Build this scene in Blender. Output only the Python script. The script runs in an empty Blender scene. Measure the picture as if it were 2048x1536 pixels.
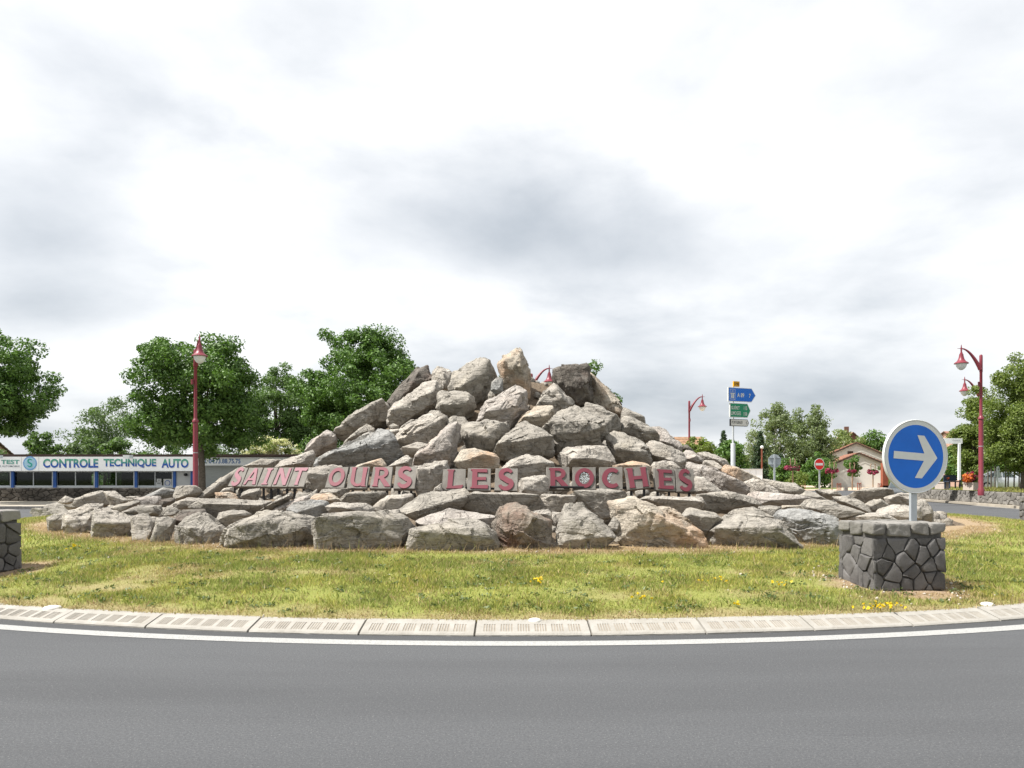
import bpy, bmesh, math, random
import numpy as np
from mathutils import Vector, Matrix

# ------------------------------------------------------------------ camera, sky, sun, exposure
SC = bpy.context.scene
COL = SC.collection
F, HZ, EYE = 1550.0, 957.0, 1.6            # focal length and horizon in photo pixels, eye height in metres
cam_d = bpy.data.cameras.new('camera'); cam = bpy.data.objects.new('camera', cam_d); COL.objects.link(cam)
cam.location = (0, 0, EYE); cam.rotation_euler = (math.radians(90), 0, 0)
cam_d.sensor_width = 36.0; cam_d.lens = F / 2048 * 36.0
cam_d.shift_y = (HZ - 768) / 2048; cam_d.clip_end = 3000; cam_d.clip_start = 0.1
SC.camera = cam

SUN = Vector((-0.54, -0.10, 0.83)).normalized()
sun_d = bpy.data.lights.new('sun', 'SUN'); sun_o = bpy.data.objects.new('sun', sun_d); COL.objects.link(sun_o)
sun_d.energy = 4.8; sun_d.angle = math.radians(1.5); sun_d.color = (1.0, 0.965, 0.91)
sun_o.rotation_euler = (-SUN).to_track_quat('-Z', 'Y').to_euler(); sun_o.location = (-30, 10, 50)

W = bpy.data.worlds.new('World'); SC.world = W; W.use_nodes = True
wt = W.node_tree; wt.nodes.clear()
def wn(t, **k):
    n = wt.nodes.new(t)
    for a, b in k.items(): setattr(n, a, b)
    return n
def wl(a, b): wt.links.new(a, b)
def wmath(op, a, b=None, clamp=False):
    n = wn('ShaderNodeMath', operation=op, use_clamp=clamp)
    for i, v in enumerate((a, b)):
        if v is None: continue
        if isinstance(v, (int, float)): n.inputs[i].default_value = v
        else: wl(v, n.inputs[i])
    return n.outputs[0]
sky = wn('ShaderNodeTexSky', sky_type='NISHITA', sun_disc=False)
sky.sun_elevation = math.asin(SUN.z); sky.sun_rotation = math.atan2(SUN.x, SUN.y); sky.air_density = 1.2; sky.dust_density = 2.0
tc = wn('ShaderNodeTexCoord')
sep = wn('ShaderNodeSeparateXYZ'); wl(tc.outputs['Generated'], sep.inputs[0])
zz = wmath('ADD', wmath('MAXIMUM', sep.outputs[2], 0.0), 0.22)
cx = wmath('DIVIDE', sep.outputs[0], zz); cy = wmath('DIVIDE', sep.outputs[1], zz)
cmb = wn('ShaderNodeCombineXYZ'); wl(cx, cmb.inputs[0]); wl(cy, cmb.inputs[1])
def wnoise(scale, detail, rough, off, dist=0.0):
    m = wn('ShaderNodeMapping'); m.inputs['Location'].default_value = off; wl(cmb.outputs[0], m.inputs[0])
    n = wn('ShaderNodeTexNoise'); n.inputs['Scale'].default_value = scale; n.inputs['Detail'].default_value = detail
    n.inputs['Roughness'].default_value = rough; n.inputs['Distortion'].default_value = dist; wl(m.outputs[0], n.inputs['Vector'])
    return n.outputs[0]
n1 = wnoise(0.75, 8, 0.54, (3.1, 1.7, 0.0), 0.2)
n2 = wnoise(2.4, 8, 0.55, (7.3, 4.2, 2.0), 0.15)
tone = wmath('ADD', wmath('ADD', wmath('MULTIPLY', n1, 0.75), wmath('MULTIPLY', n2, 0.45)), -0.105)
def blob(px, py, rx, ry, amt):
    """a broad bank of darker (or lighter) cloud lying in one direction of the sky"""
    global tone
    dx, dz = (px - 1024) / F, (HZ - py) / F
    a = wmath('DIVIDE', wmath('SUBTRACT', wmath('DIVIDE', sep.outputs[0], wmath('MAXIMUM', sep.outputs[1], 0.05)), dx), rx / F)
    b = wmath('DIVIDE', wmath('SUBTRACT', wmath('DIVIDE', sep.outputs[2], wmath('MAXIMUM', sep.outputs[1], 0.05)), dz), ry / F)
    r2 = wmath('ADD', wmath('MULTIPLY', a, a), wmath('MULTIPLY', b, b))
    g = wmath('POWER', 2.718, wmath('MULTIPLY', r2, -1.0))
    g = wmath('MULTIPLY', g, wmath('ADD', wmath('MULTIPLY', n2, 1.9), -0.05))
    tone = wmath('ADD', tone, wmath('MULTIPLY', g, amt))
for bb in ((60, 480, 260, 200, -.17), (900, 480, 380, 95, -.08), (1250, 490, 450, 85, -.12), (1750, 800, 600, 80, -.20),
           (120, 620, 250, 60, -.12), (1900, 250, 330, 160, -.06), (700, 610, 380, 50, -.04), (1000, 620, 330, 60, .12), (420, 380, 170, 200, .12),
           (1450, 330, 300, 100, .1), (1000, 190, 520, 150, .09), (130, 800, 260, 60, -.12)):
    blob(*bb)
ramp = wn('ShaderNodeValToRGB'); wl(tone, ramp.inputs[0])
e = ramp.color_ramp.elements
e[0].position = 0.20; e[0].color = (0.27, 0.30, 0.335, 1)
e[1].position = 0.565; e[1].color = (0.66, 0.665, 0.67, 1)
m_ = e.new(0.38); m_.color = (0.46, 0.48, 0.505, 1)
nsky = wn('ShaderNodeVectorMath', operation='SCALE'); wl(sky.outputs[0], nsky.inputs[0]); nsky.inputs['Scale'].default_value = 0.07
mixw = wn('ShaderNodeMix', data_type='RGBA'); mixw.inputs[0].default_value = 0.9
wl(nsky.outputs[0], mixw.inputs[6]); wl(ramp.outputs[0], mixw.inputs[7])
bg = wn('ShaderNodeBackground'); wl(mixw.outputs[2], bg.inputs[0]); bg.inputs[1].default_value = 1.0
wo = wn('ShaderNodeOutputWorld'); wl(bg.outputs[0], wo.inputs[0])

SC.view_settings.view_transform = 'Standard'; SC.view_settings.look = 'None'
SC.view_settings.gamma = 1.0; SC.view_settings.exposure = 0.85; SC.view_settings.use_curve_mapping = False
SC.cycles.max_bounces = 5; SC.cycles.diffuse_bounces = 3; SC.cycles.transparent_max_bounces = 8
SC.cycles.caustics_reflective = False; SC.cycles.caustics_refractive = False
SC.cycles.use_denoising = True

# ------------------------------------------------------------------ helpers
RNG = np.random.default_rng(11)
random.seed(5)
CEN = Vector((0.0, 26.0, 0.0))              # middle of the roundabout
R_LINE, R_KERB = 18.5, 18.15

def at(x, y, d):
    """photo pixel and distance in metres -> point in the place"""
    return Vector(((x - 1024) * d / F, d, EYE - (y - HZ) * d / F))

def tag(o, label=None, cat=None, group=None, kind=None):
    if label: o['label'] = label
    if cat: o['category'] = cat
    if group: o['group'] = group
    if kind: o['kind'] = kind
    return o

def empty(name, loc=(0, 0, 0), rz=0.0, label=None, cat=None, group=None, parent=None):
    o = bpy.data.objects.new(name, None); COL.objects.link(o)
    o.location = loc; o.rotation_euler = (0, 0, rz); o.empty_display_size = 0.2
    if parent: o.parent = parent
    return tag(o, label, cat, group)

def link(name, me, mat, parent=None, loc=None, smooth=None):
    o = bpy.data.objects.new(name, me); COL.objects.link(o)
    if mat is not None and not me.materials: me.materials.append(mat)
    if parent: o.parent = parent
    if loc is not None: o.location = loc
    if smooth is not None:
        me.shade_smooth()
        if smooth < 180: me.set_sharp_from_angle(angle=math.radians(smooth))
    return o

def mesh_np(name, V, Fq):
    """V (n,3); Fq (m,k) faces of equal size"""
    me = bpy.data.meshes.new(name); V = np.asarray(V, np.float32); Fq = np.asarray(Fq, np.int32)
    k = Fq.shape[1]; m = Fq.shape[0]
    me.vertices.add(len(V)); me.vertices.foreach_set('co', V.ravel())
    me.loops.add(m * k); me.loops.foreach_set('vertex_index', Fq.ravel())
    me.polygons.add(m); me.polygons.foreach_set('loop_start', np.arange(0, m * k, k, dtype=np.int32))
    me.update(calc_edges=True); me.validate()
    return me

class MB:
    """collects simple shapes into one mesh"""
    def __init__(s): s.v, s.f = [], []
    def add(s, vs, fs):
        b = len(s.v); s.v += [tuple(p) for p in vs]; s.f += [tuple(i + b for i in q) for q in fs]; return s
    def box(s, x0, x1, y0, y1, z0, z1):
        return s.add([(x0, y0, z0), (x1, y0, z0), (x1, y1, z0), (x0, y1, z0), (x0, y0, z1), (x1, y0, z1), (x1, y1, z1), (x0, y1, z1)],
                     [(0, 3, 2, 1), (4, 5, 6, 7), (0, 1, 5, 4), (1, 2, 6, 5), (2, 3, 7, 6), (3, 0, 4, 7)])
    def tube(s, pts, rad, n=10, caps=True):
        pts = [Vector(p) for p in pts]
        rad = [rad] * len(pts) if isinstance(rad, (int, float)) else rad
        rings = []; prev = None
        for i, p in enumerate(pts):
            t = (pts[min(i + 1, len(pts) - 1)] - pts[max(i - 1, 0)]).normalized()
            a = prev if prev is not None else (Vector((1, 0, 0)) if abs(t.x) < .9 else Vector((0, 1, 0)))
            u = (a - t * a.dot(t)).normalized(); w = t.cross(u); prev = u
            rings.append([p + (u * math.cos(2 * math.pi * k / n) + w * math.sin(2 * math.pi * k / n)) * rad[i] for k in range(n)])
        vs = [q for r in rings for q in r]
        fs = [(i * n + k, i * n + (k + 1) % n, (i + 1) * n + (k + 1) % n, (i + 1) * n + k) for i in range(len(pts) - 1) for k in range(n)]
        if caps: fs += [tuple(range(n - 1, -1, -1)), tuple(range((len(pts) - 1) * n, len(pts) * n))]
        return s.add(vs, fs)
    def lathe(s, prof, n=20, c=(0, 0, 0)):
        vs = [(c[0] + r * math.cos(2 * math.pi * k / n), c[1] + r * math.sin(2 * math.pi * k / n), c[2] + z) for r, z in prof for k in range(n)]
        fs = [(i * n + k, i * n + (k + 1) % n, (i + 1) * n + (k + 1) % n, (i + 1) * n + k) for i in range(len(prof) - 1) for k in range(n)]
        fs += [tuple(range(n - 1, -1, -1)), tuple(range((len(prof) - 1) * n, len(prof) * n))]
        return s.add(vs, fs)
    def prism(s, poly, f0, f1):
        """poly: 2D points; f0/f1 map (a,b) to 3D for the two ends"""
        n = len(poly)
        return s.add([f0(a, b) for a, b in poly] + [f1(a, b) for a, b in poly],
                     [tuple(range(n - 1, -1, -1)), tuple(range(n, 2 * n))] + [(i, (i + 1) % n, n + (i + 1) % n, n + i) for i in range(n)])
    def build(s, name, mat, parent=None, loc=None, smooth=None):
        me = bpy.data.meshes.new(name); me.from_pydata(s.v, [], s.f)
        bm = bmesh.new(); bm.from_mesh(me); bmesh.ops.recalc_face_normals(bm, faces=bm.faces); bm.to_mesh(me); bm.free(); me.update()
        return link(name, me, mat, parent, loc, smooth)

def pbox(name, x0, y0, x1, y1, d, thick, mat, parent=None):
    """box whose front face at distance d covers a rectangle of the photo, thick metres deep"""
    a, b = at(x0, y1, d), at(x1, y0, d)
    return MB().box(a.x, b.x, d, d + thick, a.z, b.z).build(name, mat, parent)

def copy_tree(o, parent=None):
    c = o.copy(); COL.objects.link(c); c.parent = parent
    for ch in o.children: copy_tree(ch, c)
    return c

# value noise, vectorised
def _h(ix, iy, iz, seed):
    n = (ix * 374761393 + iy * 668265263 + iz * 2147483647 + seed * 1274126177) & 0xFFFFFFFF
    n = ((n ^ (n >> 13)) * 1274126177) & 0xFFFFFFFF
    n = ((n ^ (n >> 15)) * 2246822519) & 0xFFFFFFFF
    return ((n ^ (n >> 16)) & 0xFFFF) / 32767.5 - 1.0
def vnoise(P, seed=0):
    P = np.asarray(P, float); I = np.floor(P).astype(np.int64); f = P - I; f = f * f * f * (f * (f * 6 - 15) + 10)
    out = 0
    for dx in (0, 1):
        wx = f[:, 0] if dx else 1 - f[:, 0]
        for dy in (0, 1):
            wy = f[:, 1] if dy else 1 - f[:, 1]
            for dz in (0, 1):
                wz = f[:, 2] if dz else 1 - f[:, 2]
                out = out + wx * wy * wz * _h(I[:, 0] + dx, I[:, 1] + dy, I[:, 2] + dz, seed)
    return out
def fbm(P, oct=4, seed=0, gain=0.5):
    P = np.asarray(P, float); s = 0; a = 1.0; t = 0
    for o in range(oct):
        s = s + a * vnoise(P * 2 ** o + 17.3 * o, seed + o); t += a; a *= gain
    return s / t

# ------------------------------------------------------------------ materials
class NT:
    def __init__(s, name):
        s.m = bpy.data.materials.new(name); s.m.use_nodes = True; s.t = s.m.node_tree
        s.b = s.t.nodes['Principled BSDF']; s.o = s.t.nodes['Material Output']
        s.b.inputs['Specular IOR Level'].default_value = 0.25
    def n(s, ty, **k):
        x = s.t.nodes.new(ty)
        for a, b in k.items(): setattr(x, a, b)
        return x
    def l(s, a, b): s.t.links.new(a, b)
    def coord(s, kind='Object', scale=(1, 1, 1), rand=False, rot=(0, 0, 0)):
        if kind == 'World': c = s.n('ShaderNodeNewGeometry').outputs['Position']
        else: c = s.n('ShaderNodeTexCoord').outputs[kind]
        if rand:
            oi = s.n('ShaderNodeObjectInfo'); mu = s.n('ShaderNodeMath', operation='MULTIPLY'); mu.inputs[1].default_value = 57.0
            s.l(oi.outputs['Random'], mu.inputs[0]); ad = s.n('ShaderNodeVectorMath', operation='ADD')
            s.l(c, ad.inputs[0]); s.l(mu.outputs[0], ad.inputs[1]); c = ad.outputs[0]
        mp = s.n('ShaderNodeMapping'); mp.inputs['Scale'].default_value = scale; mp.inputs['Rotation'].default_value = rot; s.l(c, mp.inputs[0])
        return mp.outputs[0]
    def noise(s, co, scale, detail=4, rough=0.55, dist=0.0):
        n = s.n('ShaderNodeTexNoise'); s.l(co, n.inputs['Vector'])
        n.inputs['Scale'].default_value = scale; n.inputs['Detail'].default_value = detail
        n.inputs['Roughness'].default_value = rough; n.inputs['Distortion'].default_value = dist
        return n.outputs[0]
    def ramp(s, fac, stops):
        r = s.n('ShaderNodeValToRGB'); s.l(fac, r.inputs[0]); el = r.color_ramp.elements
        for i, (p, c) in enumerate(stops):
            x = el[i] if i < 2 else el.new(p)
            x.position = p; x.color = (*c, 1) if len(c) == 3 else c
        return r.outputs[0]
    def fr(s, fac, a, b):
        return s.ramp(fac, [(a, (0, 0, 0)), (b, (1, 1, 1))])
    def mix(s, fac, a, b, mode='MIX'):
        m = s.n('ShaderNodeMix', data_type='RGBA', blend_type=mode)
        for i, v in ((0, fac), (6, a), (7, b)):
            if isinstance(v, (int, float)): m.inputs[i].default_value = v
            elif isinstance(v, tuple): m.inputs[i].default_value = (*v, 1)
            else: s.l(v, m.inputs[i])
        return m.outputs[2]
    def bump(s, h, strength=0.5, dist=0.02, prev=None):
        b = s.n('ShaderNodeBump'); b.inputs['Strength'].default_value = strength; b.inputs['Distance'].default_value = dist
        s.l(h, b.inputs['Height'])
        if prev is not None: s.l(prev, b.inputs['Normal'])
        return b.outputs[0]
    def done(s, color=None, rough=0.8, normal=None, metal=0.0, spec=None):
        if color is not None:
            if isinstance(color, tuple): s.b.inputs['Base Color'].default_value = (*color, 1)
            else: s.l(color, s.b.inputs['Base Color'])
        if isinstance(rough, (int, float)): s.b.inputs['Roughness'].default_value = rough
        else: s.l(rough, s.b.inputs['Roughness'])
        s.b.inputs['Metallic'].default_value = metal
        if spec is not None: s.b.inputs['Specular IOR Level'].default_value = spec
        if normal is not None: s.l(normal, s.b.inputs['Normal'])
        return s.m

def plain(name, col, rough=0.6, vary=0.12, scale=6.0, metal=0.0, bump=0.0, spec=None):
    """paint, metal or plaster with a little unevenness"""
    t = NT(name); co = t.coord('Object', rand=True)
    n = t.noise(co, scale, 5, 0.6)
    lo = tuple(c * (1 - vary) for c in col); hi = tuple(min(1, c * (1 + vary)) for c in col)
    c = t.ramp(n, [(0.3, lo), (0.7, hi)])
    nm = t.bump(t.noise(co, scale * 8, 3), bump, 0.01) if bump else None
    return t.done(c, rough, nm, metal, spec)

def rock_mat(name, c0, c1, stain, stain_amt, dark=(0.08, 0.075, 0.07), strata=1.0):
    t = NT(name); co = t.coord('Object', rand=True)
    st = t.coord('Object', (1.2, 2.0, 9.0), True, (0.5, 0.35, 0.2))
    big = t.noise(co, 0.9, 5, 0.6, 0.4); mid = t.noise(co, 4.0, 6, 0.65, 0.3); fine = t.noise(co, 24.0, 5, 0.75)
    lay = t.noise(st, 1.4, 6, 0.62, 0.6)
    c = t.ramp(mid, [(0.3, c0), (0.68, c1)])
    c = t.mix(t.fr(big, 0.60 - stain_amt * .25, 0.74), c, stain)
    lich = t.fr(t.noise(co, 2.2, 6, 0.7), 0.55, 0.7)
    c = t.mix(t.mix(1.0, lich, (0.35, 0.35, 0.35), 'MULTIPLY'), c, tuple(min(1, x * 1.25) for x in c1))
    c = t.mix(t.mix(1.0, t.fr(lay, 0.56, 0.74), (0.42 * strata,) * 3, 'MULTIPLY'), c, dark)
    c = t.mix(t.mix(1.0, t.fr(fine, 0.52, 0.70), (0.6,) * 3, 'MULTIPLY'), c, dark)
    for cs_, co_, am_ in ((2.2, st, 0.5), (1.5, co, 0.3)):          # hairline fractures
        cn_ = t.noise(co_, cs_, 5, 0.6, 0.8); ab_ = t.n('ShaderNodeMath', operation='SUBTRACT'); ab_.inputs[1].default_value = 0.5; t.l(cn_, ab_.inputs[0])
        aa_ = t.n('ShaderNodeMath', operation='ABSOLUTE'); t.l(ab_.outputs[0], aa_.inputs[0])
        ln_ = t.ramp(aa_.outputs[0], [(0.002, (am_,) * 3), (0.010, (0, 0, 0))]); c = t.mix(ln_, c, tuple(x * .6 for x in dark))
        crk = t.ramp(aa_.outputs[0], [(0.0, (0, 0, 0)), (0.02, (1, 1, 1))])
    spk = t.fr(t.noise(co, 60.0, 2, 0.6), 0.62, 0.72)
    c = t.mix(t.mix(1.0, spk, (0.3,) * 3, 'MULTIPLY'), c, (0.55, 0.54, 0.50))
    h1 = t.bump(lay, 0.9 * strata, 0.09); h2 = t.bump(mid, 0.6, 0.10, h1); h3 = t.bump(crk, 0.7, 0.03, t.bump(fine, 0.7, 0.035, h2))
    return t.done(c, 0.9, h3, spec=0.15)

M = {}
M['pale'] = rock_mat('pale_rock', (0.300, 0.272, 0.236), (0.455, 0.420, 0.370), (0.46, 0.41, 0.34), 0.25)
M['grey'] = rock_mat('grey_rock', (0.235, 0.215, 0.186), (0.380, 0.352, 0.308), (0.40, 0.36, 0.295), 0.3)
M['dark'] = rock_mat('dark_rock', (0.10, 0.088, 0.078), (0.20, 0.18, 0.155), (0.16, 0.11, 0.09), 0.35, (0.05, 0.045, 0.04))
M['ochre'] = rock_mat('ochre_rock', (0.33, 0.285, 0.23), (0.48, 0.43, 0.355), (0.50, 0.30, 0.17), 0.55)
M['pink'] = rock_mat('pink_rock', (0.300, 0.268, 0.240), (0.450, 0.413, 0.375), (0.45, 0.37, 0.31), 0.4)
M['blue'] = rock_mat('blue_grey_rock', (0.22, 0.218, 0.208), (0.36, 0.358, 0.345), (0.33, 0.305, 0.265), 0.4)
M['red'] = rock_mat('reddish_rock', (0.17, 0.145, 0.12), (0.29, 0.255, 0.21), (0.24, 0.13, 0.09), 0.7)

def basalt(name, c0, c1):
    t = NT(name); co = t.coord('Object', rand=True)
    oi = t.n('ShaderNodeObjectInfo')
    mid = t.noise(co, 5, 6, 0.7); fine = t.noise(co, 45, 4, 0.75)
    c = t.ramp(mid, [(0.3, c0), (0.72, c1)])
    c = t.mix(t.mix(1.0, t.fr(oi.outputs['Random'], 0.2, 0.9), (0.45,) * 3, 'MULTIPLY'), c, tuple(x * 1.6 for x in c1))
    c = t.mix(t.mix(1.0, t.fr(fine, 0.56, 0.75), (0.55,) * 3, 'MULTIPLY'), c, (0.03, 0.03, 0.03))
    return t.done(c, 0.92, t.bump(fine, 0.6, 0.012, t.bump(mid, 0.5, 0.03)), spec=0.15)
M['basalt'] = basalt('basalt_stone', (0.060, 0.057, 0.056), (0.135, 0.129, 0.125))
M['basalt_shade'] = basalt('shade_tinted_basalt', (0.04, 0.037, 0.033), (0.09, 0.081, 0.071))  # colour darkened to carry the tree shade on the garage wall
M['mortar'] = plain('mortar', (0.10, 0.095, 0.088), 0.95, 0.3, 14, bump=0.5)
M['mortar_dark'] = plain('dark_joint', (0.035, 0.033, 0.031), 0.95, 0.3, 14, bump=0.5)
# ------------------------------------------------------------------ ground, road, kerbs
def ground_mat():
    t = NT('distant_grass'); co = t.coord('World')
    c = t.ramp(t.noise(co, 0.25, 6, 0.6), [(0.3, (0.05, 0.075, 0.025)), (0.7, (0.12, 0.14, 0.05))])
    return t.done(c, 0.95)
M['far_grass'] = ground_mat()
def asphalt():
    t = NT('asphalt'); co = t.coord('World'); st = t.coord('World', (0.18, 1.3, 1))
    fine = t.noise(co, 190, 3, 0.7); mid = t.noise(co, 55, 4, 0.85); big = t.noise(st, 0.9, 5, 0.6)
    c = t.ramp(fine, [(0.30, (0.040, 0.042, 0.045)), (0.72, (0.100, 0.103, 0.108))])
    c = t.mix(t.mix(1.0, t.fr(mid, 0.42, 0.62), (0.75,) * 3, 'MULTIPLY'), c, (0.112, 0.115, 0.120))
    c = t.mix(t.mix(1.0, t.fr(big, 0.40, 0.66), (0.3,) * 3, 'MULTIPLY'), c, (0.048, 0.049, 0.052))
    gx = t.n('ShaderNodeVectorMath', operation='DISTANCE'); gx.inputs[1].default_value = (CEN.x, CEN.y, 0.0); t.l(t.coord('World'), gx.inputs[0])
    rim = t.n('ShaderNodeMapRange'); rim.inputs[1].default_value = 18.55; rim.inputs[2].default_value = 18.30; t.l(gx.outputs['Value'], rim.inputs[0])
    c = t.mix(t.mix(1.0, rim.outputs[0], (0.55,) * 3, 'MULTIPLY'), c, (0.045, 0.045, 0.045))      # unworn, dirty strip along the kerb
    for r0_, r1_ in ((20.0, 20.7), (21.6, 22.3)):                                                  # polished wheel tracks
        w1 = t.n('ShaderNodeMapRange', interpolation_type='SMOOTHSTEP'); w1.inputs[1].default_value = 0.55; w1.inputs[2].default_value = 0.0
        sb = t.n('ShaderNodeMath', operation='SUBTRACT'); sb.inputs[1].default_value = (r0_ + r1_) / 2; t.l(gx.outputs['Value'], sb.inputs[0])
        ab = t.n('ShaderNodeMath', operation='ABSOLUTE'); t.l(sb.outputs[0], ab.inputs[0]); t.l(ab.outputs[0], w1.inputs[0])
        c = t.mix(t.mix(1.0, w1.outputs[0], (0.22,) * 3, 'MULTIPLY'), c, (0.058, 0.060, 0.063))
    scr = t.fr(t.noise(t.coord('World', (0.35, 9.0, 1)), 1.0, 3, 0.5), 0.715, 0.735)
    c = t.mix(t.mix(1.0, scr, (0.35,) * 3, 'MULTIPLY'), c, (0.05, 0.05, 0.055))
    pale = t.fr(t.noise(co, 85, 2, 0.6), 0.62, 0.72)
    c = t.mix(t.mix(1.0, pale, (0.6,) * 3, 'MULTIPLY'), c, (0.26, 0.255, 0.245))
    pit = t.fr(t.noise(t.coord('World', (1, 1, 1), False, (0, 0, .7)), 70, 2, 0.6), 0.60, 0.72)
    c = t.mix(t.mix(1.0, pit, (0.6,) * 3, 'MULTIPLY'), c, (0.03, 0.03, 0.032))
    h = t.bump(fine, 0.5, 0.006, t.bump(mid, 0.3, 0.008))
    return t.done(c, 0.88, h, spec=0.2)
M['asphalt'] = asphalt()
def line_paint():
    t = NT('line_paint'); co = t.coord('World')
    w = t.noise(co, 75, 4, 0.85); b = t.noise(co, 7, 4, 0.6)
    c = t.ramp(w, [(0.33, (0.11, 0.11, 0.108)), (0.54, (0.36, 0.36, 0.348))])
    c = t.mix(t.mix(1.0, t.fr(b, 0.45, 0.75), (0.35,) * 3, 'MULTIPLY'), c, (0.32, 0.315, 0.30))
    return t.done(c, 0.75, t.bump(w, 0.4, 0.004))
M['line'] = line_paint()
def kerb_concrete():
    t = NT('kerb_concrete'); co = t.coord('Object', rand=True)
    m = t.noise(co, 5, 6, 0.65); f = t.noise(co, 70, 4, 0.7)
    c = t.ramp(m, [(0.3, (0.265, 0.250, 0.222)), (0.7, (0.345, 0.330, 0.300))])
    c = t.mix(t.mix(1.0, t.fr(f, 0.5, 0.75), (0.4,) * 3, 'MULTIPLY'), c, (0.20, 0.18, 0.15))
    c = t.mix(t.mix(1.0, t.fr(t.noise(co, 2.0, 5, 0.7, 0.5), 0.56, 0.7), (0.3,) * 3, 'MULTIPLY'), c, (0.22, 0.20, 0.165))
    return t.done(c, 0.9, t.bump(f, 0.5, 0.006), spec=0.15)
M['kerb'] = kerb_concrete()
M['groove'] = plain('groove_brown', (0.255, 0.225, 0.185), 0.95, 0.15, 20)  # groove floors a little darker and browner than the kerb face
M['pave'] = plain('pavement_concrete', (0.34, 0.305, 0.25), 0.9, 0.15, 1.5, bump=0.3)
M['kerb_dark'] = plain('old_granite_kerb', (0.16, 0.155, 0.15), 0.9, 0.25, 8, bump=0.4)

def disc_sheet(name, r, z, mat, c=CEN, n=160):
    vs = [(c.x + r * math.cos(2 * math.pi * k / n), c.y + r * math.sin(2 * math.pi * k / n), z) for k in range(n)]
    me = bpy.data.meshes.new(name); me.from_pydata(vs, [], [tuple(range(n))]); me.update()
    return link(name, me, mat)
def sheet(name, pts, mat, kind='structure'):
    me = bpy.data.meshes.new(name); me.from_pydata([tuple(p) for p in pts], [], [tuple(range(len(pts)))]); me.update()
    return tag(link(name, me, mat), kind=kind)
def slab(name, poly, z0, z1, mat, kind='structure', parent=None):
    o = MB().prism(poly, lambda a, b: (a, b, z0), lambda a, b: (a, b, z1)).build(name, mat, parent)
    return tag(o, kind=kind) if kind else o

tag(disc_sheet('ground', 900, -0.03, M['far_grass'], Vector((0, 60, 0)), 96), kind='structure')
tag(disc_sheet('road', 34.0, 0.0, M['asphalt']), kind='structure')
sheet('road', [(30, 10, -0.004), (120, 0, -0.004), (120, 26, -0.004), (30, 47, -0.004)], M['asphalt'])
sheet('road', [(-30, 16, -0.004), (-30, 40, -0.004), (-120, 38, -0.004), (-120, 20, -0.004)], M['asphalt'])

# white edge line round the island
n = 220; vs, fs = [], []
for k in range(n):
    a = 2 * math.pi * k / n
    for r in (R_LINE - .105, R_LINE + .105): vs.append((CEN.x + r * math.sin(a), CEN.y - r * math.cos(a), 0.004))
for k in range(n):
    j = (k + 1) % n; fs.append((2 * k, 2 * k + 1, 2 * j + 1, 2 * j))
me = bpy.data.meshes.new('edge_line'); me.from_pydata(vs, [], fs); me.update()
tag(link('edge_line', me, M['line']), kind='structure')

# kerb stones: sloped face with six sets of five moulded grooves
def kerb_mesh(L, seed):
    rnd = random.Random(seed); W_, H_ = 0.285, 0.105
    xs = [-L / 2]; groove = []
    g0, gw, gap = 0.055, 0.016, 0.011
    pitch = (L - 2 * g0) / 6
    for s in range(6):
        st = -L / 2 + g0 + s * pitch + pitch * 0.12
        for q in range(5):
            a = st + q * (gw + gap); groove.append((a, a + gw)); xs += [a, a + gw]
    xs.append(L / 2)
    ts = [0.0, 0.06, 0.20, 0.74, 0.94, 1.0]
    def surf(x, t, dip=0.0):
        taper = 1 - 0.016 * t
        y = t * W_; z = 0.02 + (H_ - 0.02) * (t if t > 0.06 else t) ** 0.9
        if t == 0: z = 0.012
        return (x * taper, y, z - dip)
    bm = bmesh.new(); grid = {}
    for i, x in enumerate(xs):
        for j, t in enumerate(ts): grid[i, j] = bm.verts.new(surf(x, t))
    gi = {xs.index(a) for a, b in groove}; gfaces = []
    for i in range(len(xs) - 1):
        for j in range(len(ts) - 1):
            f = bm.faces.new((grid[i, j], grid[i + 1, j], grid[i + 1, j + 1], grid[i, j + 1]))
            if i in gi and j == 2: gfaces.append(f)
    for f in gfaces:
        r = bmesh.ops.extrude_discrete_faces(bm, faces=[f])
        nf = r['faces'][0]
        # walls of the groove: re-join the sunk floor to its rim
        rim = [v for v in f.verts] if f.is_valid else None
        for v in nf.verts: v.co.z -= 0.004; v.co.y += 0.001
        nf.material_index = 1
    # top strip, back and ends
    top = [bm.verts.new((x * 0.984, W_ + 0.10, H_ - 0.004)) for x in (xs[0], xs[-1])]
    a, b = grid[0, len(ts) - 1], grid[len(xs) - 1, len(ts) - 1]
    row = [grid[i, len(ts) - 1] for i in range(len(xs))]
    bm.faces.new(row + [top[1], top[0]])
    bot = [bm.verts.new((xs[0], 0, -0.05)), bm.verts.new((xs[-1], 0, -0.05)), bm.verts.new((xs[-1], W_ + 0.1, -0.05)), bm.verts.new((xs[0], W_ + 0.1, -0.05))]
    bm.faces.new([grid[i, 0] for i in range(len(xs))][::-1] + [bot[0], bot[1]])
    bm.faces.new([grid[0, j] for j in range(len(ts))] + [top[0], bot[3], bot[0]])
    bm.faces.new(([grid[len(xs) - 1, j] for j in range(len(ts))] + [top[1], bot[2], bot[1]])[::-1])
    for v in bm.verts: v.co += Vector((rnd.uniform(-1, 1), rnd.uniform(-1, 1), rnd.uniform(-1, 1))) * 0.0012
    me = bpy.data.meshes.new('kerb_stone'); bm.to_mesh(me); bm.free()
    me.materials.append(M['kerb']); me.materials.append(M['groove'])
    return me
NK = 96; LK = 2 * R_KERB * math.sin(math.pi / NK) - 0.022
kms = [kerb_mesh(LK, s) for s in range(4)]
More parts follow.
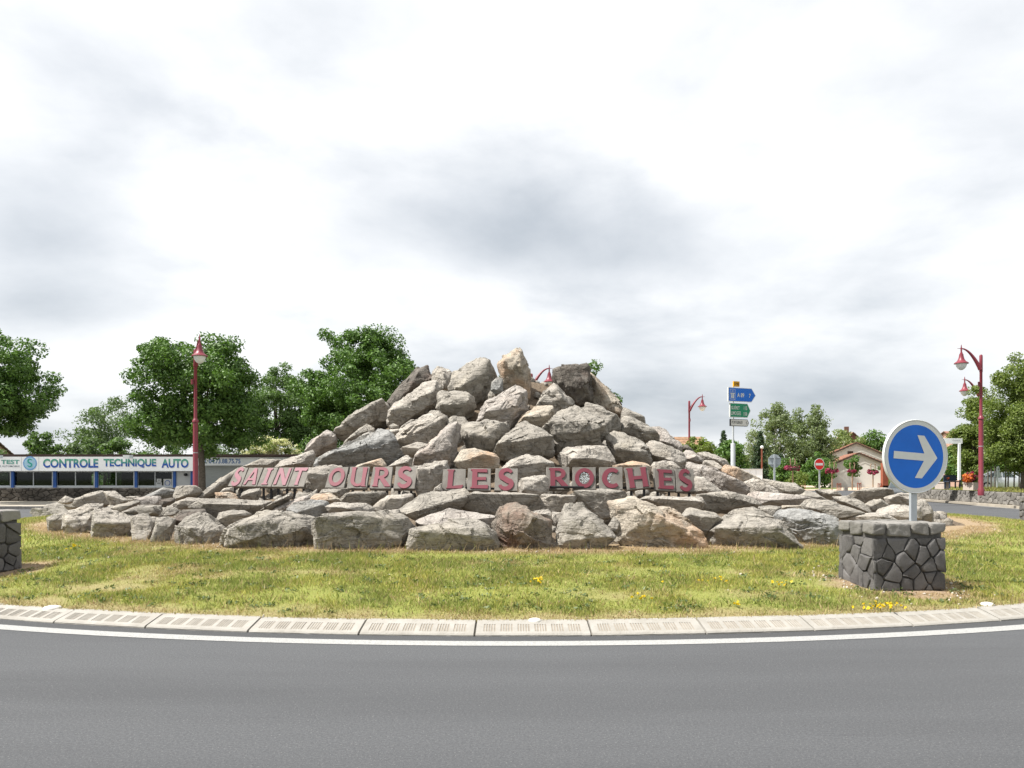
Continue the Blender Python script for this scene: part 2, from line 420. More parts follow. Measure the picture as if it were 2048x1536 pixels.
# concrete bed under the kerb stones, fills the joints
vs, fs = [], []
for k in range(n):
    a = 2 * math.pi * k / n
    for r, z in ((R_KERB - 0.02, 0.006), (R_KERB - 0.27, 0.070), (R_KERB - 0.42, 0.070)): vs.append((CEN.x + r * math.sin(a), CEN.y - r * math.cos(a), z))
for k in range(n):
    j = (k + 1) % n
    for q in (0, 1): fs.append((3 * k + q, 3 * k + q + 1, 3 * j + q + 1, 3 * j + q))
me = bpy.data.meshes.new('kerb'); me.from_pydata(vs, [], fs); me.update()
kerb = tag(link('kerb', me, plain('joint_filler', (0.22, 0.20, 0.17), 0.95, 0.3, 18)), kind='structure')
for k in range(NK):
    a = 2 * math.pi * (k + 0.18) / NK
    o = link('kerb_stone', kms[k % 4], None, kerb)
    o.location = (CEN.x + R_KERB * math.sin(a), CEN.y - R_KERB * math.cos(a), random.uniform(-.003, .003))
    o.rotation_euler = (random.uniform(-.006, .006), random.uniform(-.003, .003), a + random.uniform(-.003, .003))

# island ground
def Zi(r):
    return float(np.interp(r, [0, 13.0, 13.8, 15.5, 17.4, 17.8, 18.2], [0.45, 0.45, 0.42, 0.31, 0.145, 0.098, 0.09]))
PLINTHS = [Vector((4.98, 10.2, 0)), Vector((-7.75, 11.3, 0)), Vector((16.75, 24.6, 0))]
def dry_at(P):
    """how dry or bare the turf is, 0..1, for points (n,2)"""
    P = np.asarray(P, float); r = np.hypot(P[:, 0] - CEN.x, P[:, 1] - CEN.y)
    P3 = np.c_[P, np.zeros(len(P))]
    d = np.clip((14.08 - r + fbm(P3 * 1.3, 3, 91) * 0.35) / 0.55, 0, 1) * 0.95
    for c in PLINTHS:
        q = np.hypot(P[:, 0] - c.x - 0.1, (P[:, 1] - c.y) * 1.1)
        d = np.maximum(d, np.clip((1.12 - q + fbm(P3 * 2.2, 3, 5) * 0.55) / 0.4, 0, 1))
    b = fbm(P3 * np.array([0.8, 1.5, 1]), 4, 33) + .35 * fbm(P3 * 4.5, 3, 35)
    d = np.maximum(d, np.clip((b - 0.16) / 0.5, 0, 1) * 0.55)
    e = np.clip((r - 17.45 + fbm(P3 * 2.5, 3, 77) * 0.3) / 0.25, 0, 1) * 0.6
    return np.clip(np.maximum(d, e), 0, 1)
def island_mat():
    t = NT('turf_soil'); co = t.coord('World')
    at_ = t.n('ShaderNodeAttribute', attribute_name='dry')
    m = t.noise(co, 3, 5, 0.65); f = t.noise(co, 45, 5, 0.8)
    green = t.ramp(f, [(0.3, (0.13, 0.15, 0.035)), (0.7, (0.30, 0.31, 0.09))])
    soil = t.ramp(f, [(0.28, (0.13, 0.095, 0.06)), (0.5, (0.29, 0.21, 0.135)), (0.72, (0.44, 0.36, 0.26))])
    c = t.mix(at_.outputs['Fac'], green, soil)
    return t.done(c, 0.95, t.bump(f, 0.7, 0.02), spec=0.1)
rr = np.concatenate([np.linspace(12.2, 17.80, 40)]); na = 420
A = np.linspace(0, 2 * np.pi, na, endpoint=False)
RR, AA = np.meshgrid(rr, A)
X = CEN.x + RR * np.sin(AA); Y = CEN.y - RR * np.cos(AA)
Z = np.vectorize(Zi)(RR) + fbm(np.c_[X.ravel() * 1.5, Y.ravel() * 1.5, 0 * X.ravel()], 3, 3).reshape(X.shape) * 0.02 * (RR < 17.6)
V = np.c_[X.ravel(), Y.ravel(), Z.ravel()]
i, j = np.meshgrid(np.arange(na), np.arange(len(rr) - 1), indexing='ij'); i2 = (i + 1) % na; K = len(rr)
me = mesh_np('island', V, np.stack([i * K + j, i * K + j + 1, i2 * K + j + 1, i2 * K + j], -1).reshape(-1, 4))
at_l = me.attributes.new('dry', 'FLOAT', 'POINT'); at_l.data.foreach_set('value', dry_at(V[:, :2]).astype(np.float32))
tag(link('island_ground', me, island_mat(), smooth=180), kind='structure')

# ------------------------------------------------------------------ mound of boulders
MR = [0, 1, 2, 2.7, 4.05, 5.8, 7, 8.6, 10.2, 11.5, 12.6, 13.2, 13.75, 14.2, 40]
MZ = [5.45, 5.4, 5.2, 4.85, 3.9, 2.75, 2.2, 1.65, 1.3, 1.15, 0.98, 0.72, 0.42, 0.3, 0.0]
def Mz(r): return np.interp(r, MR, MZ)
def surf_depth(x, y):
    """distance at which the line of sight through a photo pixel meets the mound"""
    d = np.linspace(11.0, 29.0, 900)
    X = (x - 1024) * d / F; Z = EYE - (y - HZ) * d / F
    gap = Z - Mz(np.hypot(X - CEN.x, d - CEN.y))
    hit = np.nonzero(gap <= 0)[0]
    return float(d[hit[0]]) if len(hit) else float(d[np.argmin(gap)])

def mound_mat():
    t = NT('mound_earth'); co = t.coord('World')
    f = t.noise(co, 14, 6, 0.75); m = t.noise(co, 2, 4)
    c = t.ramp(f, [(0.3, (0.06, 0.045, 0.032)), (0.55, (0.16, 0.125, 0.09)), (0.75, (0.30, 0.25, 0.19))])
    return t.done(c, 0.95, t.bump(f, 0.8, 0.05), spec=0.1)
rr = np.linspace(0.0, 13.2, 90); na = 220
A = np.linspace(0, 2 * np.pi, na, endpoint=False); RR, AA = np.meshgrid(rr, A)
X = CEN.x + RR * np.sin(AA); Y = CEN.y - RR * np.cos(AA)
Z = Mz(RR) - np.interp(RR, [0, 2, 10, 12.4, 13.2], [0.75, 0.7, 0.5, 0.5, 0.35]) + fbm(np.c_[X.ravel(), Y.ravel(), 0 * X.ravel()], 4, 8).reshape(X.shape) * 0.22
V = np.c_[X.ravel(), Y.ravel(), Z.ravel()]; K = len(rr)
i, j = np.meshgrid(np.arange(na), np.arange(K - 1), indexing='ij'); i2 = (i + 1) % na
tag(link('mound_earth', mesh_np('mound_earth', V, np.stack([i * K + j, i * K + j + 1, i2 * K + j + 1, i2 * K + j], -1).reshape(-1, 4)), mound_mat(), smooth=180), kind='structure')

ICO = {}
def ico(level):
    if level not in ICO:
        bm = bmesh.new(); bmesh.ops.create_icosphere(bm, subdivisions=level, radius=1.0)
        bm.verts.ensure_lookup_table()
        ICO[level] = (np.array([v.co[:] for v in bm.verts]), np.array([[v.index for v in f.verts] for f in bm.faces])); bm.free()
    return ICO[level]

def hull_planes(P):
    bm = bmesh.new()
    for p in P: bm.verts.new(p)
    bmesh.ops.convex_hull(bm, input=bm.verts)
    N, D = [], []
    for f in bm.faces:
        if f.calc_area() < 1e-7: continue
        nn = f.normal; N.append(nn[:]); D.append(nn.dot(f.verts[0].co))
    bm.free()
    return np.array(N), np.array(D)

def stone_from_points(P, level, rough, seed, sharp=140.0, cuts=4):
    """rounded, chipped and layered rock filling the convex hull of the points P (n,3)"""
    rg = np.random.default_rng(seed)
    P = np.asarray(P, float); N, D = hull_planes(P)
    c = P.mean(0); D = D - N @ c
    flip = D < 0; N[flip] *= -1; D[flip] *= -1
    D = np.maximum(D, 0.03)
    ext = np.maximum((P - c).std(0), 1e-3)
    cn = rg.normal(size=(cuts, 3)); cn /= np.linalg.norm(cn, axis=1)[:, None]       # knocked-off corners
    sup = np.array([((P - c) @ q).max() for q in cn]) * rg.uniform(0.82, 0.98, cuts)
    N = np.vstack([N, cn]); D = np.r_[D, sup]
    Dv, Fc = ico(level)
    dr = Dv * ext; dr /= np.linalg.norm(dr, axis=1)[:, None]
    acc = np.zeros(len(dr))
    for nn, dd in zip(N, D):
        q = np.maximum(dr @ nn, 1e-6) / dd; acc += q ** sharp
    r = acc ** (-1.0 / sharp)
    p = dr * r[:, None]
    size = float(np.min(ext)) * 2.2; k = min(1.0, size / 0.7) * rough
    st = rg.normal(size=3); st[2] += 1.2 * np.sign(st[2] if st[2] else 1); st /= np.linalg.norm(st)
    off = rg.uniform(-50, 50, 3)
    warp = fbm((p + off) * 1.1, 2, seed) * 0.35
    lay = p @ st + warp
    q = p + off + np.outer(lay * 6.0, st)
    disp = 0.026 * k * fbm((p + off) * 1.5, 4, seed + 3) + 0.034 * k * (np.abs(fbm((p + off) * 2.6, 5, seed + 9, 0.62)) * 2 - 0.5) \
        + 0.030 * k * fbm(q * 1.5, 5, seed + 5, 0.68)
    # broken, stepped bedding: quantised layers make ledges
    ph = lay / 0.17; fr = ph - np.floor(ph)
    step = _h(np.floor(ph).astype(np.int64), np.zeros(len(ph), np.int64), np.zeros(len(ph), np.int64), seed)
    nxt = _h(np.floor(ph).astype(np.int64) + 1, np.zeros(len(ph), np.int64), np.zeros(len(ph), np.int64), seed)
    s = np.clip((fr - 0.72) / 0.28, 0, 1); s = s * s * (3 - 2 * s)
    disp += 0.026 * k * (step * (1 - s) + nxt * s) * np.clip(fbm((p + off) * 0.9, 2, seed + 21) + 0.75, 0, 1)
    # fracture facets: chips broken off along tilted little planes
    for m_, amp, slope in ((9, 0.010, 0.07), (60, 0.009, 0.10)):
        S = p[rg.integers(0, len(p), m_)]
        w_ = p + 0.10 * np.c_[vnoise((p + off) * 3.0, seed + 31), vnoise((p + off) * 3.0, seed + 32), vnoise((p + off) * 3.0, seed + 33)]
        idx = np.argmin(((w_[:, None] - S[None]) ** 2).sum(2), 1)
        g_ = rg.normal(size=(m_, 3)) * slope; a_ = rg.uniform(-1, 1, m_) * amp
        disp += k * np.clip(a_[idx] + ((p - S[idx]) * g_[idx]).sum(1), -0.12, 0.09)
    p = p + dr * disp[:, None]
    return p + c, Fc

GRP = 'boulders piled on the roundabout mound'
def boulder(pts, mat, label, ridge=None, T=1.0, dd=0.0, seed=0, tilt=0.6, low=0.14, grow=1.10):
    pts = [tuple(p) for p in pts]
    xs = [p[0] for p in pts]; ys = [p[1] for p in pts]
    cx, cy = sum(xs) / len(xs), sum(ys) / len(ys)
    d = surf_depth(cx, cy) + dd
    C = at(cx, cy, d)
    r = math.hypot(C.x - CEN.x, C.y - CEN.y); g = (Mz(r + .3) - Mz(r - .3)) / .6
    if r > 11.6: tilt = min(tilt, 0.22)
    rad = Vector((C.x - CEN.x, C.y - CEN.y, 0)).normalized()
    Nn = (rad * -g + Vector((0, 0, 1))).normalized()
    eye = Vector((0, 0, EYE)); tc_ = (eye - C).normalized()
    nrm = (tc_ + Nn * tilt).normalized()
    u = Vector((0, 0, 1)).cross(nrm).normalized(); v = nrm.cross(u)
    def onplane(x, y):
        ray = at(x, y, 1.0) - eye; t_ = (C - eye).dot(nrm) / ray.dot(nrm)
        q = eye + ray * t_ - C; return q.dot(u), q.dot(v)
    O2 = np.array([onplane(*p) for p in pts]); O2c = O2.mean(0)
    keep = list(range(len(O2)))                      # a broken rock has few, straight edges
    while len(keep) > 7:
        ar_ = [abs(np.cross(O2[keep[i]] - O2[keep[i - 1]], O2[keep[(i + 1) % len(keep)]] - O2[keep[i - 1]])) for i in range(len(keep))]
        keep.pop(int(np.argmin(ar_)))
    O2 = O2[keep]
    O2 = O2c + (O2 - O2c) * grow
    w, _ = np.linalg.eigh(np.cov(O2.T)); minor = math.sqrt(max(w[0], 1e-4)) * 2.9; major = math.sqrt(w[1]) * 2.9
    Tk = T * (0.30 * minor + 0.10 * major)
    rg = np.random.default_rng(seed + 1000)
    H = [(a, b, rg.uniform(-.06, .06) * Tk) for a, b in O2]
    hgt = O2[:, 1].max() - O2[:, 1].min()
    if ridge:
        for p in ridge: H.append((*onplane(*p), Tk * rg.uniform(.85, 1.0)))
    else:
        pick = rg.permutation(len(O2))[:3 + seed % 2]
        for a, b in O2[pick]:
            k = rg.uniform(0.35, 0.80)
            H.append((O2c[0] + (a - O2c[0]) * k, O2c[1] - low * hgt + (b - O2c[1]) * k, Tk * rg.uniform(.55, .95)))
    for a, b in O2: H.append((O2c[0] + (a - O2c[0]) * .8, O2c[1] + (b - O2c[1]) * .72 - 0.05 * hgt, -Tk * rg.uniform(1.0, 1.5)))
    px = max(max(xs) - min(xs), max(ys) - min(ys))
    lev = 6 if px > 98 else 5
    P, Fc = stone_from_points(H, lev, 1.0, seed)
    Wd = P[:, :1] * np.array(u[:]) + P[:, 1:2] * np.array(v[:]) + P[:, 2:] * np.array(nrm[:])
    me = mesh_np('boulder', Wd, Fc)
    o = link('boulder', me, M[mat], None, C, smooth=48)
    return tag(o, label, 'boulder', GRP)

FR = {'A': (440, 690, 4.8), 'B': (660, 720, 6.981), 'C': (860, 690, 6.142), 'D': (1080, 700, 6.4), 'E': (1300, 840, 7.877),
      '1': (40, 960, 7.877), '2': (280, 960, 7.877), '3': (520, 960, 7.877), '4': (760, 960, 7.877), '5': (1000, 960, 7.877),
      '6': (1200, 960, 7.877), '7': (1400, 940, 7.877), '8': (1620, 940, 7.877), 'Z': (440, 660, 3.938), 'P': (0, 0, 1.0)}
def px(fr, s):
    x0, y0, k = FR[fr]; q = [float(v) for v in s.replace(',', ' ').split()]
    return [(x0 + a / k, y0 + b / k) for a, b in zip(q[::2], q[1::2])]

BOULDERS = [
 # upper left flank
 ('B', 'dark', '1350 72 1415 130 1428 240 1285 350 1100 480 850 690 810 590 980 370 1200 130', None, 'dark weathered slab leaning left on the upper left skyline of the pile', {}),
 ('B', 'pale', '1470 270 1530 390 1490 560 1380 650 1130 830 960 920 820 890 850 700 1090 470 1290 330', None, 'long pale cream slab propped below the dark leaning slab on the upper left', {}),
 ('B', 'grey', '715 548 815 600 855 720 800 830 600 930 250 1120 100 1130 80 1050 380 750 560 650', '800 640 640 690 480 760 250 930 110 1090', 'long brown-grey slab with lit top edge and shaded side against the dark tree', {}),
 ('B', 'grey', '510 885 610 960 600 1010 420 1060 230 1150 180 1150 330 1040', None, 'small humped stone tucked under the long slab with the shaded side', {}),
 ('B', 'blue', '690 990 760 1110 870 1130 980 1240 1040 1310 800 1480 200 1500 -200 1480 -180 1330 0 1220 300 1110 450 1040', '880 1200 700 1320 500 1400 100 1420', 'broad pale slab with bluish streak and dark right end, above the word OURS', {}),
 ('B', 'pale', '960 960 990 970 850 1090 770 1110 740 1050 720 990', None, 'small pale block wedged above the bluish streaked slab', {}),
 ('B', 'grey', '880 880 960 920 970 950 850 965 825 920', None, 'small rounded stone at the foot of the long cream slab', {'dd': -.2}),
 ('B', 'grey', '1000 920 1130 830 1180 830 1060 930 970 955', None, 'small shaded wedge stone under the long cream slab', {'dd': -.1}),
 ('B', 'pale', '1420 650 1500 690 1600 790 1645 890 1540 1000 1390 1170 1230 1150 990 1230 850 1110 1000 970 1150 880 1280 740', '1620 880 1380 1010 1200 1110 1000 1210', 'large pale tan slab with shaded underside, second below the dark leaning slab', {}),
 ('B', 'pale', '1210 1150 1370 1170 1340 1250 1250 1310 1050 1310 1000 1240', '1010 1260 1250 1280', 'small pale stone under the shaded edge of the large tan slab', {}),
 ('B', 'pink', '1620 930 1800 940 1815 1010 1760 1250 1720 1400 1650 1480 1270 1440 1150 1480 1200 1330 1350 1220 1480 1080', '1790 960 1740 1200 1690 1360 1250 1420', 'big pale pinkish slab leaning right beside a deep dark gap, above letter S', {}),
 ('B', 'pale', '1070 1330 1150 1380 1120 1480 800 1495', None, 'small triangular pale stone just above the letter R of OURS', {'dd': -.1}),
 ('Z', 'pale', '1520 1065 1790 1038 1805 1090 1735 1180 1650 1290 1560 1290 1545 1180', '1560 1150 1720 1150', 'pale block with green-grey underside right of the last letter of OURS', {}),
 ('B', 'ochre', '710 1375 770 1450 780 1500 350 1510 400 1460', None, 'ochre-tinged flat stone peeping over the letters U and R', {'dd': -.1}),
 ('A', 'pale', '880 1010 905 1060 860 1150 700 1175 500 1180 600 1110', None, 'long pale stone lying over the letters N and T of SAINT', {}),
 ('A', 'pink', '1020 820 1080 840 1115 910 990 985 900 1040 870 1020 810 1010 840 940 930 900', None, 'pinkish pale stone on the left skyline beside the flowering elder', {}),
 ('A', 'grey', '240 1160 400 1100 560 1100 590 1110 500 1185 300 1200 150 1200', None, 'low grey stone behind the first letters of SAINT', {'dd': .3}),
 ('P', 'grey', '494 934 471 938 452 955 420 975 404 984 397 994 407 997 432 988 448 979 462 964 478 950', None, 'narrow rough grey slab rising leftwards to the letter S of SAINT', {}),
 ('A', 'pale', '870 1180 1080 1150 1160 1170 1010 1370 960 1400 830 1310 850 1240', '860 1290 1000 1300', 'pale rock with mossy hollow between the words SAINT and OURS', {}),
 # summit
 ('C', 'pale', '100 262 230 320 290 360 270 440 250 555 120 555 60 470 30 430 20 300', None, 'pale yellowish stone on the skyline left of the big square summit boulder', {'dd': .3}),
 ('C', 'grey', '560 178 620 205 740 260 800 380 790 430 750 470 710 640 560 700 420 600 255 540 255 450 310 330 410 230', '740 280 720 430 560 480 430 580', 'big squarish grey-beige boulder on the summit left of the pointed rock', {}),
 ('C', 'ochre', '1075 45 1135 110 1160 220 1225 350 1240 500 1215 640 1160 540 1060 510 900 545 890 400 860 330 835 215 960 100', '1090 110 1110 380 920 300', 'orange-stained pointed rock standing at the very top of the pile', {}),
 ('C', 'blue', '830 390 890 420 895 570 810 605 750 550 760 460', None, 'small blue-grey stone wedged left of the pointed top rock', {'dd': -.2}),
 ('C', 'grey', '740 560 800 620 720 675 710 610', None, 'tiny greenish stone below the small blue-grey wedge', {'dd': -.2}),
 ('C', 'grey', '110 570 400 570 530 660 560 760 440 860 400 880 290 870 150 835 80 780 80 680', '520 680 450 800 150 800', 'grey layered slab below the big square summit boulder', {}),
 ('C', 'pink', '1050 505 1190 570 1200 650 1170 720 1175 800 1060 920 1035 1000 960 1010 870 940 580 960 535 920 570 830 700 690 880 580', '1120 690 1040 860 700 900', 'large smooth pinkish slab in the middle under the pointed top rock', {}),
 ('C', 'ochre', '1310 760 1500 745 1515 860 1440 1010 1380 1030 1200 970 1050 1000 1060 960 1140 850', '1410 940 1490 850 1150 940', 'ochre-yellow flat-topped block right of the large pinkish slab', {}),
 ('D', 'pale', '170 435 290 540 390 640 405 720 200 840 150 730 -60 725 0 590 60 490', '240 680 20 670 200 560', 'beige stone under the lamp head, left of the dark overhanging boulder', {}),
 ('C', 'grey', '290 875 420 880 470 960 430 1010 390 1030 200 990 210 920', None, 'small plain grey stone left of the speckled square boulder', {}),
 ('C', 'grey', '460 980 900 940 970 1000 960 1060 830 1250 790 1325 480 1280 450 1120 400 1010', '860 1060 800 1240 480 1180', 'speckled grey squarish boulder in the middle of the pile above LES', {}),
 ('C', 'grey', '1130 960 1340 1020 1390 1100 1420 1190 1500 1240 1480 1360 1160 1350 980 1400 870 1390 815 1330 830 1230 960 1060', '840 1320 1120 1240 1480 1240', 'smooth grey wedge-shaped boulder with overhanging front right of the speckled one', {}),
 ('C', 'ochre', '430 1275 780 1330 850 1380 830 1500 640 1530 400 1510 300 1430 330 1350', None, 'pale ochre flat oval stone above the letters L and E', {}),
 ('C', 'pale', '1180 1345 1400 1380 1530 1450 1500 1540 1100 1690 880 1530 1030 1400', None, 'bright pale stone above and right of the letter S of LES', {}),
 ('5', 'pale', '340 -10 730 -70 760 190 560 270 320 220 285 70', None, 'pale rock standing between the words LES and ROCHES', {}),
 # upper right flank
 ('D', 'dark', '130 200 340 180 380 130 490 125 540 170 610 260 605 400 640 560 690 690 480 720 370 600 240 470 170 370 120 260', '300 300 560 300 560 560 420 560', 'big dark grey boulder overhanging the right side of the summit', {'dd': -.3, 'grow': 0.97}),
 ('D', 'ochre', '600 240 700 310 775 430 880 510 920 600 980 680 1060 740 1040 850 960 800 850 760 710 700 640 560 605 400', None, 'yellow-stained smooth slab sloping right behind the dark overhanging boulder', {}),
 ('D', 'dark', '890 540 960 580 1060 700 1000 690 930 620', None, 'thin dark slab on the right skyline below the small leafy tree top', {'dd': .3}),
 ('D', 'grey', '1080 740 1220 790 1330 850 1360 890 1340 940 1200 900 1100 850 1040 860', None, 'flat grey slab jutting out on the right skyline', {}),
 ('D', 'grey', '620 690 800 740 950 820 1025 900 1025 1010 950 1060 870 1110 800 1010 700 870 500 760 520 720', '960 900 860 1040', 'beige-grey boulder behind and right of the largest central boulder', {'dd': .1}),
 ('D', 'grey', '450 740 660 830 760 940 850 1060 840 1150 740 1240 490 1280 380 1250 240 1290 160 1200 60 1110 45 1040 110 960 280 780', '830 1080 660 1150 420 1180 200 1180 110 1040', 'largest rough grey boulder right of centre with an undercut base', {'dd': -.2}),
 ('D', 'grey', '1100 845 1200 890 1340 950 1500 1090 1500 1160 1310 1160 1230 1110 1050 1040 1030 960 1040 880', '1120 980 1300 1080 1480 1110', 'craggy brown-grey boulder under the flat jutting slab on the right', {}),
 ('D', 'grey', '960 1050 1180 1090 1350 1200 1400 1330 1420 1470 1290 1420 1100 1400 950 1380 850 1230 850 1130', '960 1330 1180 1380 1360 1380', 'grey boulder with pitted face below the largest central boulder', {}),
 ('D', 'pale', '260 1260 350 1245 500 1290 830 1230 940 1290 960 1440 840 1490 400 1500 290 1490 230 1330', None, 'long pale stone lying above the letters R O of ROCHES', {'dd': -.1}),
 ('D', 'ochre', '1200 1415 1350 1450 1420 1500 1400 1600 950 1600 920 1490 1080 1480', None, 'stone with orange crown behind the letters C and H', {'dd': -.1}),
 ('E', 'pale', '-30 330 200 360 400 430 500 500 560 680 450 760 300 640 50 650 -60 560', None, 'cracked pale layered slab above the letters E S of ROCHES', {}),
 ('E', 'pink', '100 75 180 110 260 240 420 360 520 420 560 490 480 520 300 400 120 330 90 260 20 110', None, 'rusty pink ridge stone along the right skyline', {'dd': .2}),
 ('E', 'dark', '540 390 600 400 700 500 620 500 530 440', None, 'small dark pointed stone beside the foot of the distant street lamp', {'dd': .3}),
 ('E', 'pink', '570 480 680 500 790 580 840 670 700 660 560 640 500 560', None, 'mauve-grey rounded stone on the right flank below the dark pointed stone', {}),
 ('E', 'pale', '760 530 900 505 1050 550 1180 620 1260 700 1200 730 1130 700 1000 640 850 640 790 570', None, 'pale humped stone on the right skyline left of the direction sign post', {'dd': .2}),
 ('E', 'pale', '830 640 1010 650 1150 750 1130 810 950 780 850 700', None, 'pale stone in front of the hump beside the direction sign post', {}),
 ('E', 'pale', '70 665 320 640 480 750 420 900 100 900 10 740', None, 'pale stone showing just over the letter E of ROCHES', {}),
 ('E', 'pink', '600 650 800 680 1000 780 1150 880 1300 960 1560 1080 1580 1160 1500 1190 1250 1120 1090 1120 900 960 700 860 560 720', '1000 900 1200 1020 1520 1120', 'long mauve-grey slab sloping down to the right of ROCHES', {}),
 ('E', 'pale', '710 890 880 940 1080 1120 1200 1180 900 1160 720 1120 690 1000', None, 'pale stone immediately right of the last letter S', {'dd': -.1}),
 ('E', 'ochre', '1190 710 1330 730 1500 800 1740 920 1680 960 1520 1010 1450 1010 1180 850 1140 790', None, 'beige slab with round ochre end in front of the direction sign post', {}),
 ('7', 'pale', '830 120 980 170 1130 270 1230 350 1210 400 1000 360 800 370 740 250 700 190', None, 'pale smooth slab on the right flank below the white cabinet', {}),
 ('7', 'grey', '1000 140 1180 180 1350 190 1490 215 1600 280 1650 330 1600 400 1300 380 1200 290 1080 220', None, 'flat grey rounded boulder below the octagonal sign', {'dd': .2}),
 ('7', 'pink', '860 340 1130 380 1400 420 1700 430 1850 500 1770 560 1600 580 1300 570 1050 560 940 560 740 410', None, 'wide flat mauve slab on the low right flank', {}),
 ('7', 'grey', '1700 330 1820 360 1950 440 1990 480 1800 520 1600 430 1560 400', None, 'low grey stone below the no entry sign', {'dd': .2}),
 ('7', 'grey', '930 580 1100 560 1280 580 1210 690 1150 740 930 650', None, 'small rough stone between the flat mauve slab and the front row', {}),
 ('7', 'ochre', '1300 560 1590 560 1640 640 1400 630 1250 620', None, 'thin cream wedge behind the blue-grey front boulder', {'dd': -.1}),
 ('7', 'grey', '-20 400 120 385 400 350 560 390 760 420 940 560 900 610 600 620 480 620 350 670 200 650 30 590 -20 540', '0 425 280 430 560 430 900 560', 'flat grey slab with a dark hollow beneath, right of the letters E S', {}),
 ('6', 'pale', '660 310 760 260 1150 265 1380 280 1560 270 1640 400 1560 480 1260 530 1140 510 900 400', '780 330 1060 350 1450 370 1600 380', 'flat-topped pale slab under the letters E S with a shaded front', {'dd': -.1}),
 ('7', 'grey', '560 620 830 580 920 640 1150 740 1100 770 830 690 600 700 450 690', None, 'low grey stone behind the front boulder below the dark hollow', {}),
 ('8', 'grey', '90 310 300 300 470 350 490 400 300 420 200 380', None, 'low flat stone on the right skyline below the flower baskets', {'dd': .3}),
 ('8', 'grey', '900 290 1130 295 1290 330 1310 390 1100 450 860 490 720 480 620 400 800 320', '700 400 1000 400 1280 350', 'rough grey boulder on the right skyline in front of the pale house', {'dd': .2}),
 ('8', 'grey', '350 420 620 420 830 500 980 640 1000 690 820 650 640 560 430 490', None, 'long low stone with shaded edge left of the dark wedge', {}),
 ('8', 'grey', '1140 450 1250 550 1100 600 1040 680 940 660 860 540 1000 470', '1120 500 950 590', 'wedge stone with a dark front face near the sign plinth', {}),
 ('8', 'pale', '1180 430 1420 370 1560 375 1720 420 1720 560 1300 560 1230 530', None, 'pale low boulder behind the post of the blue arrow sign', {'dd': .2}),
 ('8', 'pale', '1320 550 1600 550 1740 580 1740 760 1500 840 1200 800 1050 690 1100 620', None, 'layered pale boulder directly behind the blue sign post', {}),
 ('8', 'grey', '1700 440 1820 490 1900 590 1940 760 1950 880 1600 900 1500 800 1650 560', '1720 620 1880 700 1700 800', 'rightmost grey boulder at the end of the rock ring', {}),
 ('8', 'grey', '0 460 250 480 420 540 640 600 830 670 600 730 440 770 200 700 0 660 -120 570', None, 'broad humped grey boulder above the blue-grey front boulder', {}),
 ('8', 'pale', '700 690 900 680 1200 690 1350 790 1300 870 900 900 700 880 510 780', None, 'pale flat boulder just behind the top of the sign plinth', {}),
 # front row, right to left
 ('7', 'blue', '1290 630 1560 630 1800 680 2048 740 2230 850 2250 1100 2180 1260 1850 1260 1600 1210 1540 1100 1400 980 1280 830 1160 760 1220 660', '1450 760 1850 820 2100 1000', 'blue-grey front boulder beside the plinth of the blue sign', {'T': .8}),
 ('7', 'grey', '560 680 770 660 980 700 1150 780 1280 830 1400 1000 1540 1110 1560 1230 1380 1290 1000 1300 700 1260 420 1260 110 1200 60 1060 180 900 380 780 430 720', '230 980 750 980 1180 950 1300 1100', 'rough craggy front boulder with overhanging brow, left of the blue-grey one', {'T': .9}),
 ('6', 'ochre', '450 290 560 285 660 330 900 420 1100 500 1220 660 1400 780 1560 820 1640 940 1650 1090 1400 1110 700 1130 450 1080 330 940 270 800 210 540 215 390', '560 600 900 580 1150 750 600 780', 'large front boulder with orange-pink upper left face under the letter H', {'T': .8}),
 ('6', 'grey', '1380 435 1560 460 1800 530 1910 620 1760 680 1680 850 1620 890 1540 760 1300 640 1270 530', '1350 560 1600 620 1860 620', 'grey stone with dark underside wedged between two large front boulders', {}),
 ('6', 'grey', '220 590 310 630 330 700 290 850 200 800 130 720', None, 'small grey stone left of the orange-pink front boulder', {'dd': .15}),
 ('5', 'grey', '1100 370 1300 370 1400 430 1530 580 1700 740 1900 930 1880 1010 1620 1160 1150 1160 1000 1120 870 1050 840 880 890 700 990 520 1050 400', '1000 700 1450 680 1750 950 1000 1000', 'rounded light grey front boulder shaped like a broad tooth', {'T': .7}),
 ('5', 'red', '190 385 270 385 350 440 480 520 620 560 790 640 870 740 860 800 800 880 830 1050 830 1150 400 1170 60 1130 -110 950 -150 800 -50 560 60 450', '200 560 600 680 300 850', 'domed reddish-brown front boulder below the word LES', {'T': .8}),
 ('5', 'pale', '480 510 600 475 760 470 830 540 870 720 780 680 600 580', None, 'pale stone peeping behind the domed reddish boulder', {}),
 ('5', 'pale', '830 510 980 520 930 640 870 720 820 600', None, 'small pale block between the reddish dome and the tooth-shaped boulder', {}),
 ('5', 'pale', '600 250 720 220 1000 240 1200 250 1150 340 990 420 900 490 830 520 640 480 700 370', '720 330 1000 340', 'pale slab with a dark notch below the letter R of ROCHES', {}),
 ('5', 'grey', '1280 240 1480 170 1700 145 1800 170 1900 240 2010 270 1900 330 1780 400 1780 570 1600 600 1500 560 1400 430 1300 380 1150 340 1170 290', '1180 300 1420 300 1700 330 1980 280', 'angular grey boulder with shaded front below the letters O and C', {}),
 ('4', 'grey', '1320 350 1450 250 1560 205 1810 220 1900 185 2090 195 2230 240 2390 280 2530 280 2570 380 2510 460 2330 490 2100 440 1980 480 1880 560 1720 500 1480 460 1310 400', '1400 360 1900 360 2500 360', 'long lumpy grey boulder lying under the word LES', {}),
